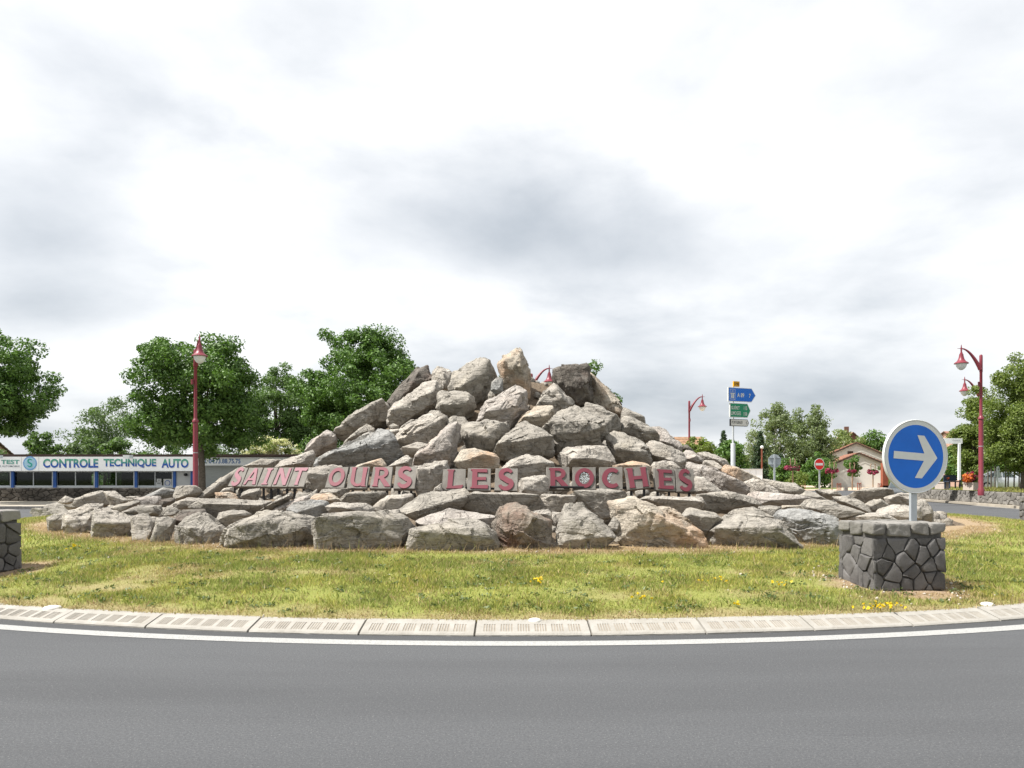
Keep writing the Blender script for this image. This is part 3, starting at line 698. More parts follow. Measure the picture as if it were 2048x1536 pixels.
 ('4', 'grey', '1130 150 1300 140 1370 200 1420 260 1310 370 1260 440 1000 450 820 560 640 650 470 650 430 590 330 540 320 470 520 330 640 250 860 230', '1290 350 1000 390 640 540 450 580', 'big grey slab with thick dark lower edge overlapping the letter L', {}),
 ('4', 'pink', '1080 455 1260 455 1500 490 1690 520 1850 580 1800 720 1740 800 1500 660 1000 670 650 740 510 730 500 670 650 640 860 570', None, 'mauve-white flat rock lying on the wide front block', {}),
 ('4', 'grey', '530 780 700 740 1100 650 1500 620 1620 680 1780 850 1840 980 1830 1100 1600 1170 480 1170 470 1050 500 860', '530 850 1000 820 1650 800 1750 950', 'wide flat-fronted block with brown face and layered top in the front row', {'T': .8}),
 ('4', 'pale', '0 330 120 250 500 215 560 250 420 370 320 470 0 490 -100 440 -60 380', None, 'pale stone below the letters R S of OURS', {}),
 ('4', 'pale', '100 480 290 460 330 520 290 560 0 550 -100 530 0 500', None, 'small pale chip between the grey slab and the long front block', {}),
 ('3', 'grey', '860 600 1000 530 1300 510 1800 520 2200 560 2380 640 2420 760 2400 900 2330 1060 2200 1190 1600 1190 1000 1170 990 980 900 880 850 720', '900 620 1400 610 1900 640 2350 690 2250 1000', 'long rectangular front block with a broad lit top and brown base', {'T': .7}),
 ('2', 'grey', '1740 560 1900 500 2200 490 2500 540 2700 600 2750 750 2810 880 2830 960 2600 1050 2400 1170 2000 1170 1500 1130 1320 1080 1310 900 1420 770', '1500 800 1950 700 2350 640 2600 850 1700 1000', 'massive pitted dark-grey front boulder left of the rectangular block', {'T': .8}),
 ('2', 'grey', '1250 520 1400 485 1640 490 1740 550 1700 610 1430 770 1390 780 1200 670 1210 590', '1260 640 1420 580 1710 550', 'pale-topped stone with dark front perched between two front boulders', {}),
 ('2', 'grey', '950 520 1030 520 1150 620 1370 770 1330 860 1200 1100 700 1120 640 1050 580 900 590 730 740 590', '1300 830 1060 1050 800 800', 'smooth egg-like light grey front boulder left of the massive pitted one', {'T': .8}),
 ('2', 'dark', '700 470 1000 465 1080 530 1180 660 1000 580 800 560 560 700 520 640 600 560', None, 'dark curved stone arching behind the smooth egg-like boulder', {}),
 ('2', 'grey', '260 600 420 580 560 610 520 690 470 840 460 980 380 1040 240 1010 160 950 200 830 220 700', None, 'narrow rough upright stone left of the smooth egg-like boulder', {}),
 ('1', 'pale', '1760 570 1950 560 2150 600 2110 710 2090 860 2030 980 1770 980 1755 800', None, 'smooth tan front boulder with a curved crease near its base', {}),
 ('1', 'pale', '1200 470 1400 465 1600 530 1760 560 1750 800 1720 940 1500 970 1100 930 1130 700 1160 560', '1220 720 1450 760 1740 720', 'smooth pale front boulder with a rounded lip over a shaded hollow', {}),
 ('1', 'pale', '960 420 1150 400 1300 380 1240 430 1200 480 1130 600 1090 930 930 930 680 910 670 700 690 590 760 500', '1110 640 950 880 760 700', 'tan slab-sided front boulder, third from the left end', {}),
 ('1', 'grey', '500 580 750 500 700 590 690 700 670 860 540 880 460 830 450 700 430 600', '480 660 660 650', 'small boulder with a dark hollow second from the left end', {}),
 ('1', 'grey', '270 450 440 400 560 350 700 380 800 460 760 490 500 570 420 610 450 700 460 870 250 870 150 770 130 640 170 560', None, 'leftmost rough grey boulder at the end of the rock ring', {}),
 # low left flank
 ('1', 'pale', '720 250 850 300 830 350 700 370 600 350 660 290', None, 'small pale stone on the left skyline above the leftmost boulder', {'dd': .3}),
 ('1', 'grey', '870 290 1080 210 1200 180 1320 185 1390 290 1390 380 1200 400 1090 410 800 460 700 380 760 340', None, 'broad grey hump in front of the dark stone wall of the garage', {'dd': .2}),
 ('1', 'pale', '1330 190 1500 180 1600 250 1700 320 1550 410 1450 410 1390 330', None, 'pale stone right of the broad grey hump', {'dd': .2}),
 ('1', 'grey', '1440 440 1560 390 1830 320 1890 340 1750 430 1600 490 1540 520', None, 'ragged layered stone low on the left flank', {}),
 ('1', 'pale', '1660 260 1830 255 1960 290 1900 320 1750 340 1680 310', None, 'small pale stone in a row behind the ragged layered one', {'dd': .3}),
 ('1', 'grey', '1720 480 1900 400 2048 390 2200 410 2230 500 2100 570 1800 570 1620 500', None, 'flat grey stone behind the smooth tan front boulder', {}),
 ('2', 'blue', '230 180 350 125 480 140 560 170 540 220 400 250 250 260 120 285 70 260', None, 'blue-white stone on the left skyline below the round blue notice', {'dd': .3}),
 ('2', 'grey', '580 110 720 90 900 100 970 150 1000 170 880 250 560 290 530 260 570 180', None, 'rounded grey stone in front of the foot of the left street lamp', {'dd': .2}),
 ('2', 'pink', '-100 290 60 290 180 250 330 260 310 330 280 400 0 400', None, 'pinkish stone left of the small dark purple block', {}),
 ('2', 'dark', '310 310 430 290 540 285 560 320 420 420 310 410', None, 'small dark purple angular block on the low left flank', {'dd': -.2}),
 ('2', 'grey', '330 530 440 410 540 430 620 480 560 540 420 570', None, 'small grey hump just below the dark purple block', {}),
 ('2', 'grey', '-50 440 230 400 340 480 300 540 0 560', None, 'grey layered stone left of the small grey hump', {}),
 ('2', 'pale', '520 390 640 310 760 280 900 280 990 300 900 410 780 440 560 450', None, 'cream streaked stone right of the dark purple block', {}),
 ('2', 'grey', '1000 300 1180 290 1290 360 1600 370 1800 330 2040 330 1990 400 1900 500 1740 500 1300 490 1200 600 1080 510 860 450 800 430', '900 420 1300 430 1900 440', 'long low grey boulder running under the word SAINT', {}),
 ('2', 'ochre', '1190 200 1400 190 1500 220 1560 310 1540 370 1290 360 1200 290', None, 'ochre smooth stone below left of the letter S of SAINT', {}),
 ('2', 'grey', '1580 210 1720 150 1880 130 1910 190 1860 290 1680 310 1590 260', '1680 270 1870 220', 'tan flat stone under the letters A and I of SAINT', {}),
 ('2', 'pale', '1330 130 1470 110 1480 190 1260 200', None, 'small white stone under the letter S of SAINT', {'dd': .2}),
 ('3', 'grey', '10 480 470 200 500 240 490 280 200 440 60 490', '40 465 200 400 480 265', 'thin sawn slab tilted up to the right below the letter T', {'dd': -.25, 'T': 1.3}),
 ('3', 'grey', '1280 290 1530 185 1780 190 1990 240 1740 360 1720 385 1390 355 1300 340', '1320 290 1720 295 1960 250', 'flat sawn slab with dark front below the letters U and R', {'dd': -.2}),
 ('3', 'grey', '1000 150 1420 130 1300 230 1240 260 1130 210 930 210', None, 'grey flat stone under the letter O of OURS', {}),
 ('3', 'ochre', '880 220 1100 205 1200 260 1280 320 1200 360 1050 360 760 320', None, 'tan-brown stone below the letter O beside the flat sawn slab', {}),
 ('3', 'blue', '440 450 560 360 780 310 1050 340 1040 440 1100 500 900 560 820 600 600 570 450 520', None, 'pale bluish smooth slab above the massive pitted boulder', {}),
 ('3', 'pale', '1050 420 1200 350 1650 365 1770 430 1770 520 1200 520 1100 500', None, 'long pale stone resting on the rectangular front block', {}),
 ('3', 'pink', '170 480 560 300 700 250 760 230 780 300 560 380 430 500 300 510', None, 'long pinkish stone beside the thin tilted slab', {}),
 ('3', 'grey', '770 230 900 140 910 190 870 240 780 300', None, 'small brown-grey stone right of the letter T', {}),
 ('4', 'pale', '860 130 970 50 980 190 830 200', None, 'small pale stone left of the letter L', {}),
]
for k_, (fr_, mt, s_, rd, lab, kw) in enumerate(BOULDERS):
    boulder(px(fr_, s_), mt, lab, px(fr_, rd) if rd else None, seed=k_ * 7 + 3, **kw)

# rubble filling the gaps between boulders and the far side of the pile
Vs, Fs, nb = [], [], 0
Dv, Fc = ico(2)
rg = np.random.default_rng(4)
for k in range(1500):
    a = rg.uniform(0, 2 * np.pi); r = 12.9 * math.sqrt(rg.uniform(0.0, 1))
    s = rg.uniform(.04, .16) if k % 3 else rg.uniform(.12, .3)
    x, y = CEN.x + r * math.sin(a), CEN.y - r * math.cos(a)
    z = Mz(r) - np.interp(r, [0, 2, 10, 12.4, 13.2], [0.72, 0.66, 0.46, 0.46, 0.32])
    p = Dv * s * rg.uniform(.6, 1.2, 3) * (1 + .25 * rg.uniform(-1, 1, len(Dv)))[:, None] + (x, y, z)
    Vs.append(p); Fs.append(Fc + nb); nb += len(p)
ob = link('rubble', mesh_np('rubble', np.vstack(Vs), np.vstack(Fs)), M['grey'])
tag(ob, 'brown and grey rubble filling the gaps between the boulders', 'rubble', kind='stuff')
# ------------------------------------------------------------------ stone masonry: each stone its own piece
def clip_half(poly, nx, ny, d):
    out = []
    for i in range(len(poly)):
        a, b = poly[i], poly[(i + 1) % len(poly)]
        da, db = nx * a[0] + ny * a[1] - d, nx * b[0] + ny * b[1] - d
        if da <= 0: out.append(a)
        if da * db < 0:
            t = da / (da - db); out.append((a[0] + t * (b[0] - a[0]), a[1] + t * (b[1] - a[1])))
    return out
def voronoi(w, h, n, seed, stretch=1.0):
    """cells of a rectangle w x h, grown from n spread-out seeds"""
    rg = random.Random(seed); S = []
    for _ in range(n):
        best = None
        for _ in range(4):
            c = (rg.uniform(0, w), rg.uniform(0, h))
            m = min([((c[0] - s[0]) / stretch) ** 2 + (c[1] - s[1]) ** 2 for s in S] or [9])
            if best is None or m > best[0]: best = (m, c)
        S.append(best[1])
    sp_ = math.sqrt(w * h / n) / 2; Wt = [rg.uniform(0, 1.1) ** 2 * sp_ ** 2 for _ in S]
    cells = []
    for i, s in enumerate(S):
        poly = [(0, 0), (w, 0), (w, h), (0, h)]
        for j, q in enumerate(S):
            if i == j: continue
            nx, ny = (q[0] - s[0]) / stretch ** 2, q[1] - s[1]
            mx, my = (q[0] + s[0]) / 2, (q[1] + s[1]) / 2
            poly = clip_half(poly, nx, ny, nx * mx + ny * my + (Wt[i] - Wt[j]) / 2)
            if len(poly) < 3: break
        if len(poly) >= 3: cells.append(poly)
    return cells
def stone_piece(poly, T3, mat, parent, seed, joint=0.012, proud=0.03, rnd=0.35):
    """rounded stone with the outline of a cell; T3 maps (a, b, out) to 3D"""
    rg = random.Random(seed)
    # drop near-duplicate corners and split long edges so the outline can wobble
    P = [p for i, p in enumerate(poly) if math.dist(p, poly[i - 1]) > 0.01]
    if len(P) < 3: return
    cx = sum(p[0] for p in P) / len(P); cy = sum(p[1] for p in P) / len(P)
    Q = []
    for i, p in enumerate(P):
        q = P[(i + 1) % len(P)]; Q.append(p)
        if math.dist(p, q) > 0.09: Q.append(((p[0] + q[0]) / 2, (p[1] + q[1]) / 2))
    size = math.sqrt(sum((p[0] - cx) ** 2 + (p[1] - cy) ** 2 for p in P) / len(P))
    if size < joint * 1.6: return
    k = 1 - joint / size; j = size * 0.085
    pr = proud * rg.uniform(0.6, 1.3)
    ring = lambda f, o, jit: [T3(cx + (x - cx) * f + rg.uniform(-j, j) * jit, cy + (y - cy) * f + rg.uniform(-j, j) * jit, o + rg.uniform(-.004, .004)) for x, y in Q]
    n = len(Q)
    r0 = ring(k, -0.03, 0); r1 = ring(k, pr * .5, .5); r2 = ring(k * .93, pr * .95, .7); r3 = ring(k * .6, pr * 1.0, 1)
    V = r0 + r1 + r2 + r3; Fs = []
    for a in range(3): Fs += [(a * n + i, a * n + (i + 1) % n, (a + 1) * n + (i + 1) % n, (a + 1) * n + i) for i in range(n)]
    Fs.append(tuple(range(3 * n, 4 * n)))
    o = MB().add(V, Fs).build('stone', mat, parent, smooth=60)
    return o

def plinth(loc, rz, size, h, seed, label):
    p = empty('stone_plinth', loc, rz, label, 'plinth', 'stone plinths of the arrow signs')
    hw, hd = size[0] / 2, size[1] / 2
    MB().box(-hw + .035, hw - .035, -hd + .035, hd - .035, -0.15, h - 0.03).build('core', M['mortar'], p)
    ch = 0.15                                             # top course
    sides = [(size[0], lambda a, b, o: (a - hw, -hd + .03 - o, b)), (size[0], lambda a, b, o: (hw - a, hd - .03 + o, b)),
             (size[1], lambda a, b, o: (-hw + .03 - o, hd - a, b)), (size[1], lambda a, b, o: (hw - .03 + o, a - hd, b))]
    for s, (w, T3) in enumerate(sides):
        for q, c in enumerate(voronoi(w, h - ch, 22 if w > .85 else 15, seed + s, 0.9)):
            stone_piece([(x, y - 0.04) for x, y in c], T3, M['basalt'], p, seed * 31 + s * 50 + q, 0.011, 0.04)
    # cap stones, proud of the faces
    nx, ny = 4, 3; rg = random.Random(seed); ex = .02
    xs = [-hw - ex + (2 * hw + 2 * ex) * (i + (rg.uniform(-.3, .3) if 0 < i < nx else 0)) / nx for i in range(nx + 1)]
    for j in range(ny):
        y0, y1 = -hd - ex + (2 * hd + 2 * ex) * j / ny, -hd - ex + (2 * hd + 2 * ex) * (j + 1) / ny
        for i in range(nx):
            Pn = [(x, y, z) for x in (xs[i] + .006, xs[i + 1] - .006) for y in (y0 + .006, y1 - .006) for z in (h - ch + rg.uniform(-.05, .05), h + rg.uniform(-.012, .012))]
            V, Fc = stone_from_points(np.array(Pn), 4, 0.75, seed * 7 + i * 11 + j, 18.0, 5)
            link('cap_stone', mesh_np('cap_stone', V, Fc), M['basalt_cap'], p, smooth=50)
    return p
M['basalt_cap'] = basalt('cap_basalt', (0.11, 0.105, 0.095), (0.21, 0.20, 0.185))

M['galv'] = plain('galvanised_steel', (0.42, 0.45, 0.47), 0.45, 0.10, 12, metal=0.35)
M['alu'] = plain('aluminium_edge', (0.62, 0.63, 0.62), 0.4, 0.06, 10, metal=0.2)
M['sign_white'] = plain('reflective_white', (0.60, 0.61, 0.58), 0.45, 0.05, 9)
M['sign_blue'] = plain('reflective_blue', (0.012, 0.135, 0.56), 0.35, 0.07, 5)
M['sign_red'] = plain('reflective_red', (0.56, 0.025, 0.02), 0.35, 0.06, 5)
M['sign_green'] = plain('reflective_green', (0.02, 0.22, 0.115), 0.4, 0.07, 5)
M['sign_cream'] = plain('sign_cream', (0.62, 0.60, 0.56), 0.5, 0.05, 5)
M['sign_yellow'] = plain('sign_yellow', (0.60, 0.30, 0.015), 0.5, 0.06, 5)
M['black'] = plain('black_paint', (0.02, 0.02, 0.022), 0.5, 0.2, 8)
M['ink'] = plain('dark_lettering', (0.07, 0.08, 0.08), 0.5, 0.1, 8)

def text_part(name, s, w, h, T3, mat, parent, bold=0.0, thick=0.004, align='L'):
    """lettering fitted into w x h; T3 maps (a, b, out) to 3D"""
    cu = bpy.data.curves.new(name, 'FONT'); cu.body = s; cu.fill_mode = 'BOTH'; cu.offset = bold; cu.resolution_u = 4
    tmp = bpy.data.objects.new(name, cu); COL.objects.link(tmp); bpy.context.view_layer.update()
    me = bpy.data.meshes.new_from_object(tmp.evaluated_get(bpy.context.evaluated_depsgraph_get()))
    bpy.data.objects.remove(tmp); bpy.data.curves.remove(cu)
    V = np.array([v.co[:] for v in me.vertices]); lo, hi = V.min(0), V.max(0)
    sc = ((hi - lo)[:2] + 1e-9)
    if w is None: w = h * sc[0] / sc[1]
    fs = [tuple(p.vertices) for p in me.polygons]; bpy.data.meshes.remove(me)
    A = [((v[0] - lo[0]) / sc[0] * w, (v[1] - lo[1]) / sc[1] * h) for v in V]
    m2 = bpy.data.meshes.new(name); m2.from_pydata([T3(a, b, thick) for a, b in A], [], fs); m2.update()
    return link(name, m2, mat, parent)

# blue arrow sign on its plinth
YAW = math.radians(12)
plinth(Vector((4.98, 10.2, Zi(16.56))), math.radians(7), (0.98, 0.80), 0.82, 21, 'dark basalt plinth carrying the blue round arrow sign')
plinth(Vector((-7.98, 11.4, .28)), math.radians(-24), (0.92, 0.92), 0.85, 57, 'dark basalt plinth cut off by the left edge of the photo')
plinth(Vector((16.86, 24.6, Zi(16.8))), math.radians(80), (0.95, 0.95), 0.82, 93, 'small distant stone plinth at the right edge of the grass')
sg = empty('arrow_sign', Vector((5.33, 10.3, 1.0)), YAW, 'round blue sign with white arrow pointing right, on a stone plinth', 'road sign')
DI = Vector((0, 0, EYE + (HZ - 913) * 10.25 / F - 1.0))
MB().box(-.045, .045, -.02, .02, -.1, DI.z + .3).build('post', M['galv'], sg)
Rr = 0.488
def disc(r0, r1, y, n=64):
    m = MB(); vs = [(r * math.cos(2 * math.pi * k / n), y, DI.z + r * math.sin(2 * math.pi * k / n)) for r in (r0, r1) for k in range(n)]
    return m.add(vs, [(k, (k + 1) % n, n + (k + 1) % n, n + k) for k in range(n)]) if r0 > 0 else m.add(vs[n:], [tuple(range(n))])
n = 64
MB().add([(r * math.cos(2 * math.pi * k / n), y, DI.z + r * math.sin(2 * math.pi * k / n)) for r, y in ((Rr - .02, -.052), (Rr - .005, -.062), (Rr, -.05), (Rr, -.024), (Rr - .01, -.02)) for k in range(n)],
         [(i * n + k, i * n + (k + 1) % n, (i + 1) * n + (k + 1) % n, (i + 1) * n + k) for i in range(4) for k in range(n)] + [tuple(range(4 * n, 5 * n))]).build('rim', M['alu'], sg, smooth=40)
disc(Rr - .070, Rr - .02, -.054).build('white_border', M['sign_white'], sg)
disc(0, Rr - .070, -.0545).build('blue_face', M['sign_blue'], sg)
ar = [(-.315, .043), (.10, .043), (-.02, .265), (.095, .265), (.325, 0), (.075, -.265), (-.04, -.265), (.09, -.043), (-.315, -.043)]
ar = [(-.315, .045), (.112, .045), (.0, .262), (.098, .262), (.30, .002), (.098, -.262), (0.0, -.262), (.112, -.045), (-.315, -.045)]
ca, sa = math.cos(math.radians(-4)), math.sin(math.radians(-4))
ar = [(1.08 * (a * ca - b * sa), 1.08 * (a * sa + b * ca)) for a, b in ar]
MB().add([(a, -.0585, DI.z + b) for a, b in ar], [tuple(range(len(ar)))]).build('white_arrow', M['sign_white'], sg)
for zc in (DI.z - .2, DI.z + .2): MB().box(-.2, .2, -.02, 0.006, zc - .02, zc + .02).build('bracket', M['galv'], sg)

# ------------------------------------------------------------------ letter blocks
def stonework():
    t = NT('rendered_block'); co = t.coord('Object', rand=True)
    f = t.noise(co, 55, 4, 0.75); m = t.noise(co, 4, 5, 0.6)
    c = t.ramp(m, [(0.3, (0.150, 0.138, 0.122)), (0.7, (0.215, 0.202, 0.182))])
    c = t.mix(t.mix(1.0, t.fr(f, 0.5, 0.75), (0.45,) * 3, 'MULTIPLY'), c, (0.10, 0.09, 0.08))
    return t.done(c, 0.9, t.bump(f, 0.8, 0.012), spec=0.15)
M['block'] = stonework()
def letter_paint(name, c, rough):
    t = NT(name); co = t.coord('Object', rand=True); m = t.noise(co, 3, 5, 0.65); f = t.noise(co, 30, 4)
    col = t.ramp(m, [(0.3, tuple(x * .9 for x in c)), (0.7, tuple(min(1, x * 1.12) for x in c))])
    return t.done(col, rough, t.bump(f, 0.15, 0.004), spec=0.35)
M['letter'] = letter_paint('crimson_paint', (0.150, 0.030, 0.044), 0.6)
M['letter_sheen'] = letter_paint('sheen_pink_paint', (0.175, 0.055, 0.075), 0.55)  # sky sheen on the tilted SAINT letters, painted in as a pinker crimson
def arc(cx, cy, rx, ry, a0, a1, n):
    return [(cx + rx * math.cos(math.radians(a0 + (a1 - a0) * i / n)), cy + ry * math.sin(math.radians(a0 + (a1 - a0) * i / n))) for i in range(n + 1)]
def ribbon(cl, ws):
    L, R_ = [], []
    for i, p in enumerate(cl):
        a, b = cl[max(i - 1, 0)], cl[min(i + 1, len(cl) - 1)]
        tx, ty = b[0] - a[0], b[1] - a[1]; l = math.hypot(tx, ty) or 1
        w = ws(i / (len(cl) - 1)) / 2
        L.append((p[0] - ty / l * w, p[1] + tx / l * w)); R_.append((p[0] + ty / l * w, p[1] - tx / l * w))
    return L + R_[::-1]
Scl = arc(.50, .70, .24, .21, 25, 230, 14)[:-1] + [(.42, .52), (.50, .47), (.58, .42)] + arc(.47, .29, .25, .21, 45, -165, 14)[1:]
GLY = {  # outlines in a unit square, flared strokes; second list = holes
 'S': ([ribbon(Scl, lambda t: .13 + .10 * math.sin(math.pi * t) ** 1.2)], []),
 'A': ([[(.10, .08), (.24, .08), (.32, .30), (.66, .30), (.70, .08), (.92, .08), (.68, .93), (.50, .95)]], [[(.37, .41), (.62, .41), (.55, .74), (.52, .74)]]),
 'I': ([[(.30, .08), (.70, .08), (.72, .14), (.62, .17), (.62, .84), (.72, .88), (.70, .94), (.30, .94), (.28, .88), (.40, .84), (.40, .17), (.28, .14)]], []),
 'N': ([[(.10, .08), (.27, .10), (.26, .68), (.70, .06), (.88, .06), (.90, .94), (.74, .92), (.74, .36), (.30, .94), (.10, .94)]], []),
 'T': ([[(.38, .07), (.64, .07), (.60, .14), (.59, .80), (.86, .78), (.94, .92), (.92, .95), (.10, .95), (.08, .80), (.16, .78), (.40, .80), (.42, .14)]], []),
 'O': ([arc(.5, .5, .41, .44, 0, 360, 40)[:-1]], [arc(.5, .5, .235, .275, 0, 360, 32)[:-1]]),
 'U': ([[(.12, .94), (.38, .94), (.33, .86)] + arc(.53, .36, .20, .19, 180, 330, 8) + [(.70, .84), (.66, .94), (.92, .94), (.88, .40), (.90, .10), (.98, .06), (.72, .06), (.71, .16)] + arc(.50, .36, .36, .30, -50, -180, 10) + [(.15, .86)]], []),
 'R': ([[(.12, .07), (.40, .07), (.36, .14), (.36, .42), (.42, .42), (.72, .07), (.98, .07), (.97, .12), (.64, .47)] + arc(.52, .70, .30, .245, -62, 90, 14) + [(.12, .945), (.10, .90), (.16, .86), (.16, .14), (.10, .11)]],
       [[(.36, .55), (.48, .55)] + arc(.50, .69, .14, .13, -80, 80, 8) + [(.36, .83)]]),
 'L': ([[(.18, .07), (.84, .07), (.90, .24), (.84, .23), (.44, .18), (.46, .86), (.52, .94), (.18, .94), (.24, .86), (.23, .14)]], []),
 'E': ([[(.14, .07), (.88, .07), (.90, .22), (.84, .23), (.42, .21), (.42, .44), (.76, .45), (.80, .42), (.80, .60), (.76, .58), (.42, .57), (.42, .80), (.80, .79), (.85, .78), (.84, .94), (.14, .94), (.13, .90), (.20, .86), (.20, .14), (.13, .11)]], []),
 'C': ([ribbon(arc(.54, .50, .33, .36, 48, 312, 30), lambda t: .15 + .06 * math.sin(math.pi * t))], []),
 'H': ([[(.08, .06), (.34, .06), (.32, .12), (.32, .42), (.68, .42), (.68, .12), (.66, .06), (.94, .06), (.90, .12), (.89, .88), (.94, .95), (.66, .95), (.68, .88), (.68, .57), (.32, .57), (.32, .88), (.35, .95), (.06, .95), (.11, .88), (.11, .12)]], []),
}
def glyph_part(ch, Q, parent, mat, base, thick):
    """Q maps (a, b, out) of the unit square of a block to 3D"""
    cu = bpy.data.curves.new('letter', 'CURVE'); cu.dimensions = '2D'; cu.fill_mode = 'BOTH'; cu.extrude = 0.5
    for poly in GLY[ch][0] + GLY[ch][1]:
        sp = cu.splines.new('POLY'); sp.points.add(len(poly) - 1); sp.use_cyclic_u = True
        for q, (a, b) in zip(sp.points, poly): q.co = (a, b, 0, 1)
    tmp = bpy.data.objects.new('letter', cu); COL.objects.link(tmp); bpy.context.view_layer.update()
    me = bpy.data.meshes.new_from_object(tmp.evaluated_get(bpy.context.evaluated_depsgraph_get()))
    bpy.data.objects.remove(tmp); bpy.data.curves.remove(cu)
    for v in me.vertices: v.co = Q(v.co.x, v.co.y, base + thick * (v.co.z + .5))
    me.materials.clear()
    bm = bmesh.new(); bm.from_mesh(me); bmesh.ops.recalc_face_normals(bm, faces=bm.faces); bm.to_mesh(me); bm.free()
    return link('letter', me, mat, parent)
W1, W2 = (440, 900, 4.876), (860, 900, 3.657)
WORDS = [
 ('SAINT', W1, -26, 36, 'letter_sheen', [(165, 170, 275, 172, 205, 355, 75, 352), (285, 172, 420, 170, 352, 355, 210, 355), (432, 172, 570, 170, 495, 357, 360, 355), (580, 170, 722, 168, 655, 358, 500, 357), (732, 168, 880, 168, 815, 358, 660, 357)],
  'sloping stone blocks with sheen-painted pink letters reading SAINT on black legs'),
 ('OURS', W1, -6, 38, 'letter', [(1075, 165, 1255, 165, 1208, 370, 1022, 367), (1270, 162, 1460, 162, 1430, 373, 1235, 370), (1495, 163, 1685, 162, 1660, 376, 1458, 373), (1715, 160, 1925, 162, 1898, 377, 1690, 375)],
  'four stone blocks with crimson letters reading OURS'),
 ('LES', W2, 0, 30, 'letter', [(98, 137, 262, 137, 258, 296, 85, 294), (278, 133, 445, 133, 443, 297, 270, 293), (480, 132, 643, 134, 640, 300, 470, 296)],
  'three stone blocks with crimson letters reading LES'),
 ('ROCHES', W2, 5, 22, 'letter', [(852, 125, 1020, 125, 1022, 290, 855, 290), (1045, 125, 1212, 125, 1213, 290, 1043, 288), (1240, 125, 1408, 125, 1410, 290, 1240, 288), (1420, 130, 1590, 118, 1615, 275, 1447, 292), (1640, 132, 1788, 140, 1798, 302, 1648, 293), (1795, 140, 1925, 138, 1945, 302, 1805, 305)],
  'six uneven stone blocks with crimson letters reading ROCHES'),
]
M['glass_chip'] = NT('mirror_mosaic').done((0.75, 0.8, 0.78), 0.12, metal=0.85)
for word, (ox, oy, kk), az, lean, mt, quads, lab in WORDS:
    mid = quads[len(quads) // 2]
    cxp = ox + sum(q[i] for q in quads for i in (0, 2, 4, 6)) / (4 * len(quads)) / kk; cyp = oy + sum(q[i] for q in quads for i in (1, 3, 5, 7)) / (4 * len(quads)) / kk
    d0 = surf_depth(cxp, cyp) - 0.62
    base = at(cxp, cyp, d0)
    root = empty('word_sign', (base.x, base.y, base.z - .3), 0, lab, 'letter sign', 'letter blocks spelling the place name')
    bpy.context.view_layer.update()
    for ch, q in zip(word, quads):
        qa = az; ql = lean
        if word == 'ROCHES' and q[0] > 1600: qa = 14
        ar_, lr = math.radians(qa), math.radians(ql)
        nrm = Vector((math.sin(ar_) * math.cos(lr), -math.cos(ar_) * math.cos(lr), math.sin(lr)))
        eye = Vector((0, 0, EYE))
        def hit(x, y):
            ray = at(ox + x / kk, oy + y / kk, 1.0) - eye
            # every word follows one gently bent plane
            t_ = (base - eye).dot(nrm) / ray.dot(nrm); return eye + ray * t_ - Vector((base.x, base.y, base.z - .3))
        TL, TR, BR, BL = hit(q[0], q[1]), hit(q[2], q[3]), hit(q[4], q[5]), hit(q[6], q[7])
        def Q(a, b, o): return (BL * (1 - a) + BR * a) * (1 - b) + (TL * (1 - a) + TR * a) * b + nrm * o
        rgn = random.Random(hash((word, q[0])) & 0xffff)
        # block: slightly rough-edged slab
        m = MB(); ng = 9
        ring = [(i / ng, 0) for i in range(ng)] + [(1, i / ng) for i in range(ng)] + [(1 - i / ng, 1) for i in range(ng)] + [(0, 1 - i / ng) for i in range(ng)]
        wob = lambda: rgn.uniform(-.006, .006)
        r0 = [Q(a + wob(), b + wob(), -.085) for a, b in ring]; r1 = [Q(a + wob(), b + wob(), -.006) for a, b in ring]
        r2 = [Q(.5 + (a - .5) * .978, .5 + (b - .5) * .978, 0) for a, b in ring]; N_ = len(ring)
        m.add(r0 + r1 + r2, [(i, (i + 1) % N_, N_ + (i + 1) % N_, N_ + i) for i in range(N_)] + [(N_ + i, N_ + (i + 1) % N_, 2 * N_ + (i + 1) % N_, 2 * N_ + i) for i in range(N_)]
              + [tuple(range(2 * N_, 3 * N_)), tuple(range(N_ - 1, -1, -1))])
        blk = m.build('letter_block', M['block'], root)
        glyph_part(ch, Q, blk, M[mt], -0.004, 0.026)
        if word == 'ROCHES' and ch in 'OC':
            mm = MB(); 
            for _ in range(150 if ch == 'O' else 60):
                a_ = rgn.uniform(0, 6.28); r_ = math.sqrt(rgn.uniform(0, 1)) * .235
                if ch == 'C': a_ = rgn.uniform(1.7, 4.2); r_ = rgn.uniform(.12, .27)
                ca_, cb_ = .5 + r_ * math.cos(a_) + (.04 if ch == 'C' else 0), .5 + r_ * math.sin(a_) * 1.1
                s_ = rgn.uniform(.012, .028); an = rgn.uniform(0, 6.28)
                tri = [(ca_ + s_ * math.cos(an + k * 2.1 + rgn.uniform(-.3, .3)), cb_ + s_ * math.sin(an + k * 2.1)) for k in range(3)]
                mm.add([Q(*tri[0], rgn.uniform(.004, .016)), Q(*tri[1], rgn.uniform(.004, .016)), Q(*tri[2], rgn.uniform(.004, .016))], [(0, 1, 2)])
            tag(mm.build('glass_mosaic', M['glass_chip'], blk), kind='stuff')
        # steel legs
        for a in (.22, .78):
            p = Q(a, 0.12, -.12); f = Q(a, -0.9 if word in ('SAINT',) else -.6, -.20)
            if not (word == 'ROCHES' and ch in 'RO'):
                MB().box(p.x - .025, p.x + .025, p.y - .025, p.y + .025, p.z - .42, p.z + .05).build('leg', M['black'], root)
    a = hit(quads[0][6] , quads[0][7]); b = hit(quads[-1][4], quads[-1][5])
    bk = nrm * -.115
    up = Vector((0, 0, .10)) + Vector((0, .06, 0))
